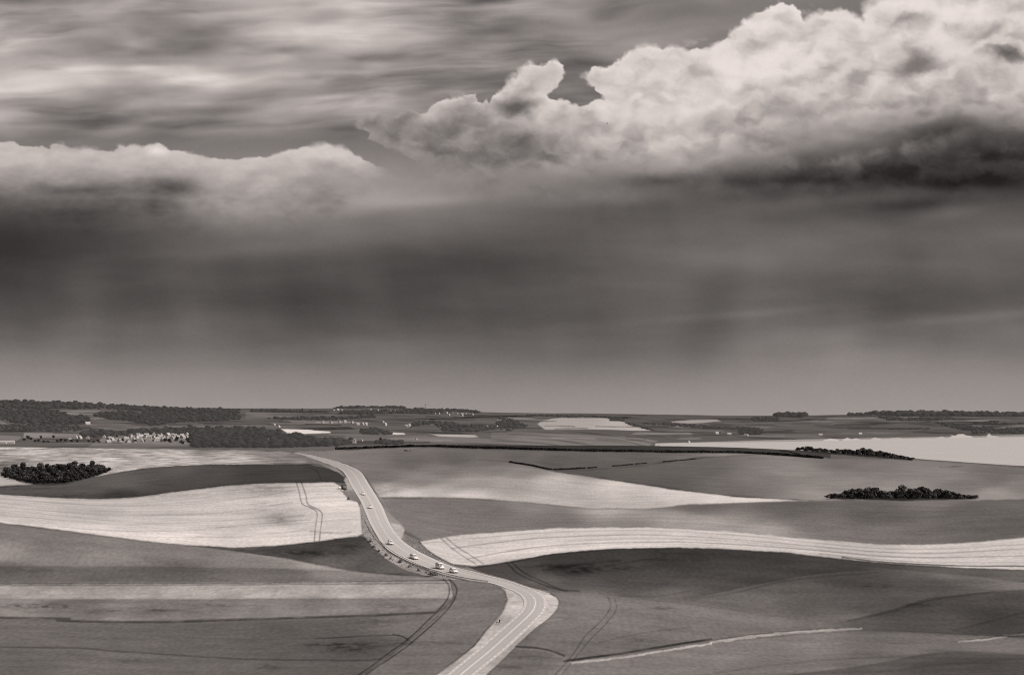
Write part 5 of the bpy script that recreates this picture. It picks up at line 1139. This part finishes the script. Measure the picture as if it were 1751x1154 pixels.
# the grey van parked at the field corner
def parked_van():
    p = gp(588.5, 837); t = thing('parked_van', 'boxy grey van parked at the corner of the bright field beside the road', 'van', p, math.radians(-78))
    link('cargo_box', MB().box((-.6, 0, 1.55), (3.6, 2.25, 2.2), bev=.06).mesh('cargo_box', M_GREY), t)
    link('cab', loft([sec(1.2, 2.0, .5, 2.2), sec(1.75, 2.0, .45, 2.15), sec(2.35, 1.95, .45, 1.35), sec(2.85, 1.85, .45, 1.15), sec(2.95, 1.6, .5, .95)], M_GREY, 'cab'), t)
    link('windscreen', MB().faces([(2.40, -.8, 1.38), (2.40, .8, 1.38), (1.80, .72, 2.1), (1.80, -.72, 2.1)], [(0, 1, 2, 3)]).mesh('windscreen', M_GLASSD), t)
    link('bumper', MB().box((-2.45, 0, .5), (.14, 2.1, .22), bev=.03).mesh('bumper', M_BLACK), t)
    link('chassis', MB().box((.1, 0, .42), (4.9, 1.7, .3), bev=.03).mesh('chassis', M_BLACK), t)
    for s in (-1, 1):
        link('tail_light', MB().box((-2.42, s * .95, .78), (.06, .14, .3)).mesh('tail_light', M_BLACK), t)
        for xw in (-1.5, 1.95):
            wv = link('wheel', MB().cyl((xw, s * .78, .36), (xw, s * 1.02, .36), .36, .36, 20).mesh('wheel', M_TYRE), t)
            link('rim', MB().cyl((xw, s * 1.01, .36), (xw, s * 1.035, .36), .2, .18, 12).mesh('rim', M_RIM), wv)
    for z in (1.1, 1.9): link('door_handle', MB().box((-2.43, .08, z), (.06, .3, .08)).mesh('door_handle', M_BLACK), t)
parked_van()
def bale(uu, vv, r, l, rz, label):
    p = gp(uu, vv); t = link('wrapped_bale', MB().cyl((-l / 2, 0, r), (l / 2, 0, r), r, r, 24).mesh('wrapped_bale', M_WRAP, True), None, p, label, 'bale'); t.rotation_euler = (0, 0, rz)
    b = t.modifiers.new('edge', 'BEVEL'); b.width = .12; b.segments = 3
bale(580.5, 835, .55, 1.3, .3, 'white wrapped bale left of the grey van'); bale(585.5, 839.5, .38, .9, -.2, 'small white wrapped bundle on the ground in front of the grey van')
# white marker posts
def marker(uu, vv, h, label):
    t = thing('marker_post', label, 'marker post', gp(uu, vv))
    link('shaft', MB().box((0, 0, h / 2 - .1), (.14, .12, h + .2), bev=.03).mesh('shaft', M_POST), t)
    link('reflector_band', MB().box((0, 0, h * .82), (.152, .132, .16)).mesh('reflector_band', M_BLACK), t)
marker(938.2, 1026.5, 1.1, 'white marker post on the outside of the sharp bend, the left one of a pair')
marker(941, 1026.8, 1.1, 'white marker post on the outside of the sharp bend, the right one of a pair')
marker(925.2, 1056.5, 1.2, 'single white marker post beside the right edge line below the sharp bend')
marker(1397, 847, 1.3, 'lone white marker post in the field left of the dark thicket')
# ------------------------------------------------------------------ the walker, the dog, the bird
def skin(name, nodes, edges, mat, sub=2):
    me = bpy.data.meshes.new(name); me.from_pydata([n[:3] for n in nodes], edges, [])
    o = bpy.data.objects.new('tmp', me); COL.objects.link(o)
    sk_ = o.modifiers.new('s', 'SKIN')
    for i, n in enumerate(nodes):
        v = me.skin_vertices[0].data[i]; r = n[3]; v.radius = r if isinstance(r, tuple) else (r, r); v.use_root = (i == 0)
    ss = o.modifiers.new('u', 'SUBSURF'); ss.levels = sub; ss.render_levels = sub
    dg = bpy.context.evaluated_depsgraph_get(); m2 = bpy.data.meshes.new_from_object(o.evaluated_get(dg)); m2.name = name
    m2.materials.clear(); m2.materials.append(mat)
    for f in m2.polygons: f.use_smooth = True
    bpy.data.objects.remove(o); bpy.data.meshes.remove(me)
    return m2
def person(loc, rz):
    t = thing('person', 'person in dark clothing walking along the verge beside the road', 'person', loc, rz)
    N = [(0, 0, .95, (.15, .11))]; E = []
    def add(p, r, par): N.append((*p, r)); E.append((par, len(N) - 1)); return len(N) - 1
    a = add((0, 0, 1.15, ), (.15, .10), 0); a = add((0, .01, 1.38), (.17, .10), a); nk = add((0, .02, 1.50), .06, a)
    hd = add((0, .03, 1.60), .085, nk); add((0, .04, 1.72), .088, hd)
    for s in (-1, 1):
        st = .22 * s
        h_ = add((.09 * s, 0, .88), .095, 0); k = add((.10 * s, .10 * s + .04, .48), .06, h_); f = add((.10 * s, st - .02, .09), .042, k); add((.11 * s, st + .14, .04), .035, f)
        sh = add((.19 * s, .01, 1.40), .06, a); el = add((.25 * s, -.08 * s, 1.13), .045, sh); wr = add((.25 * s, -.16 * s + .10, .90), .03, el)
        pm = add((.25 * s, -.16 * s + .14, .84), (.022, .034), wr)
        for j in range(4):
            b = add((.25 * s + .004, -.16 * s + .12 + .022 * j, .775), .009, pm); add((.25 * s - .012 * s, -.16 * s + .125 + .021 * j, .735 + (.006 if j in (0, 3) else 0)), .008, b)
        add((.25 * s - .01 * s, -.16 * s + .195, .81), .010, pm)
    link('body', skin('body', N, E, M_SKIN), t)
    J = [(0, 0, .90, (.175, .135)), (0, 0, 1.15, (.175, .125)), (0, .01, 1.38, (.19, .125)), (0, .02, 1.47, .09)]; JE = [(0, 1), (1, 2), (2, 3)]
    for s in (-1, 1):
        b = len(J); J += [(.2 * s, .01, 1.40, .08), (.255 * s, -.08 * s, 1.13, .062), (.252 * s, -.15 * s + .08, .93, .048)]; JE += [(2, b), (b, b + 1), (b + 1, b + 2)]
    link('jacket', skin('jacket', J, JE, M_CLOTH), t)
    T_ = [(0, 0, .95, (.16, .125))]; TE = []
    for s in (-1, 1):
        b = len(T_); T_ += [(.09 * s, 0, .86, .115), (.10 * s, .10 * s + .04, .48, .078), (.10 * s, .22 * s - .02, .13, .06)]; TE += [(0, b), (b, b + 1), (b + 1, b + 2)]
    link('trousers', skin('trousers', T_, TE, M_CLOTH), t)
    link('hair', skin('hair', [(0, .0, 1.68, .098), (0, .025, 1.76, .085)], [(0, 1)], M_HAIR), t)
    for s in (-1, 1):
        link('shoe', MB().box((.11 * s, .22 * s + .05, .04), (.11, .29, .1), bev=.04).mesh('shoe', M_CLOTH), t)
        link('ear', MB().box((.088 * s, .035, 1.64), (.02, .04, .06), bev=.008).mesh('ear', M_SKIN), t)
        link('eye', MB().box((.032 * s, .123, 1.665), (.022, .012, .012), bev=.004).mesh('eye', M_BLACK), t)
    link('nose', MB().faces([(-.015, .118, 1.625), (.015, .118, 1.625), (0, .15, 1.63), (0, .12, 1.67)], [(0, 1, 2), (0, 2, 3), (1, 3, 2), (0, 3, 1)]).mesh('nose', M_SKIN), t)
    link('mouth', MB().box((0, .122, 1.595), (.05, .01, .01)).mesh('mouth', M_BLACK), t)
person(gp(854.4, 1067.5), 2.6)
def dog(loc, rz):
    t = thing('dog', 'dark dog standing on the verge beside the walker', 'dog', loc, rz)
    N = [(-.28, 0, .50, (.10, .11))]; E = []
    def add(p, r, par): N.append((*p, r)); E.append((par, len(N) - 1)); return len(N) - 1
    m = add((0, 0, .48), (.10, .10), 0); c = add((.28, 0, .47), (.12, .14), m); n = add((.44, 0, .62), .075, c); h = add((.54, 0, .72), .078, n); add((.70, 0, .68), .04, h)
    tl = add((-.42, 0, .56), .03, 0); tl = add((-.56, 0, .66), .02, tl); add((-.66, 0, .70), .014, tl)
    for s in (-1, 1):
        th = add((-.27, .08 * s, .40), .075, 0); kn = add((-.20, .09 * s, .31), .048, th); hk = add((-.36, .09 * s, .18), .026, kn); ft = add((-.34, .09 * s, .03), .024, hk); add((-.28, .09 * s, .02), .026, ft)
        sh = add((.28, .08 * s, .34), .055, c); el = add((.26, .085 * s, .24), .036, sh); wr = add((.28, .085 * s, .12), .026, el); ft = add((.28, .085 * s, .03), .024, wr); add((.34, .085 * s, .02), .026, ft)
        er = add((.50, .06 * s, .79), .022, h); add((.49, .085 * s, .74), .012, er)
    link('body', skin('body', N, E, M_FUR), t)
dog(gp(850.6, 1066.2), 2.75)
def bird():
    p = Vector(((1038 - U0) / F * 700, 700, H - (211.5 - V0) / F * 700))
    t = thing('bird', 'dark bird in flight, tiny against the bright cumulus cloud', 'bird', p, .2); t.rotation_euler = (1.0, 1.45, 0.0)
    link('body', skin('body', [(0, -.02, 0, .045), (0, .10, 0, .03), (0, .15, .01, .026), (0, .20, .005, .008), (0, -.12, 0, .022), (0, -.20, 0, (.03, .006))], [(0, 1), (1, 2), (2, 3), (0, 4), (4, 5)], M_FEATHER), t)
    for s in (-1, 1):
        link('wing', MB().faces([(0.03 * s, .06, .01), (.16 * s, .09, .05), (.34 * s, .0, .02), (.17 * s, -.02, .045), (.03 * s, -.06, .01)], [(0, 1, 3, 4), (1, 2, 3)]).mesh('wing', M_FEATHER), t)
bird()
print('60_small.py', time.time() - _T0)
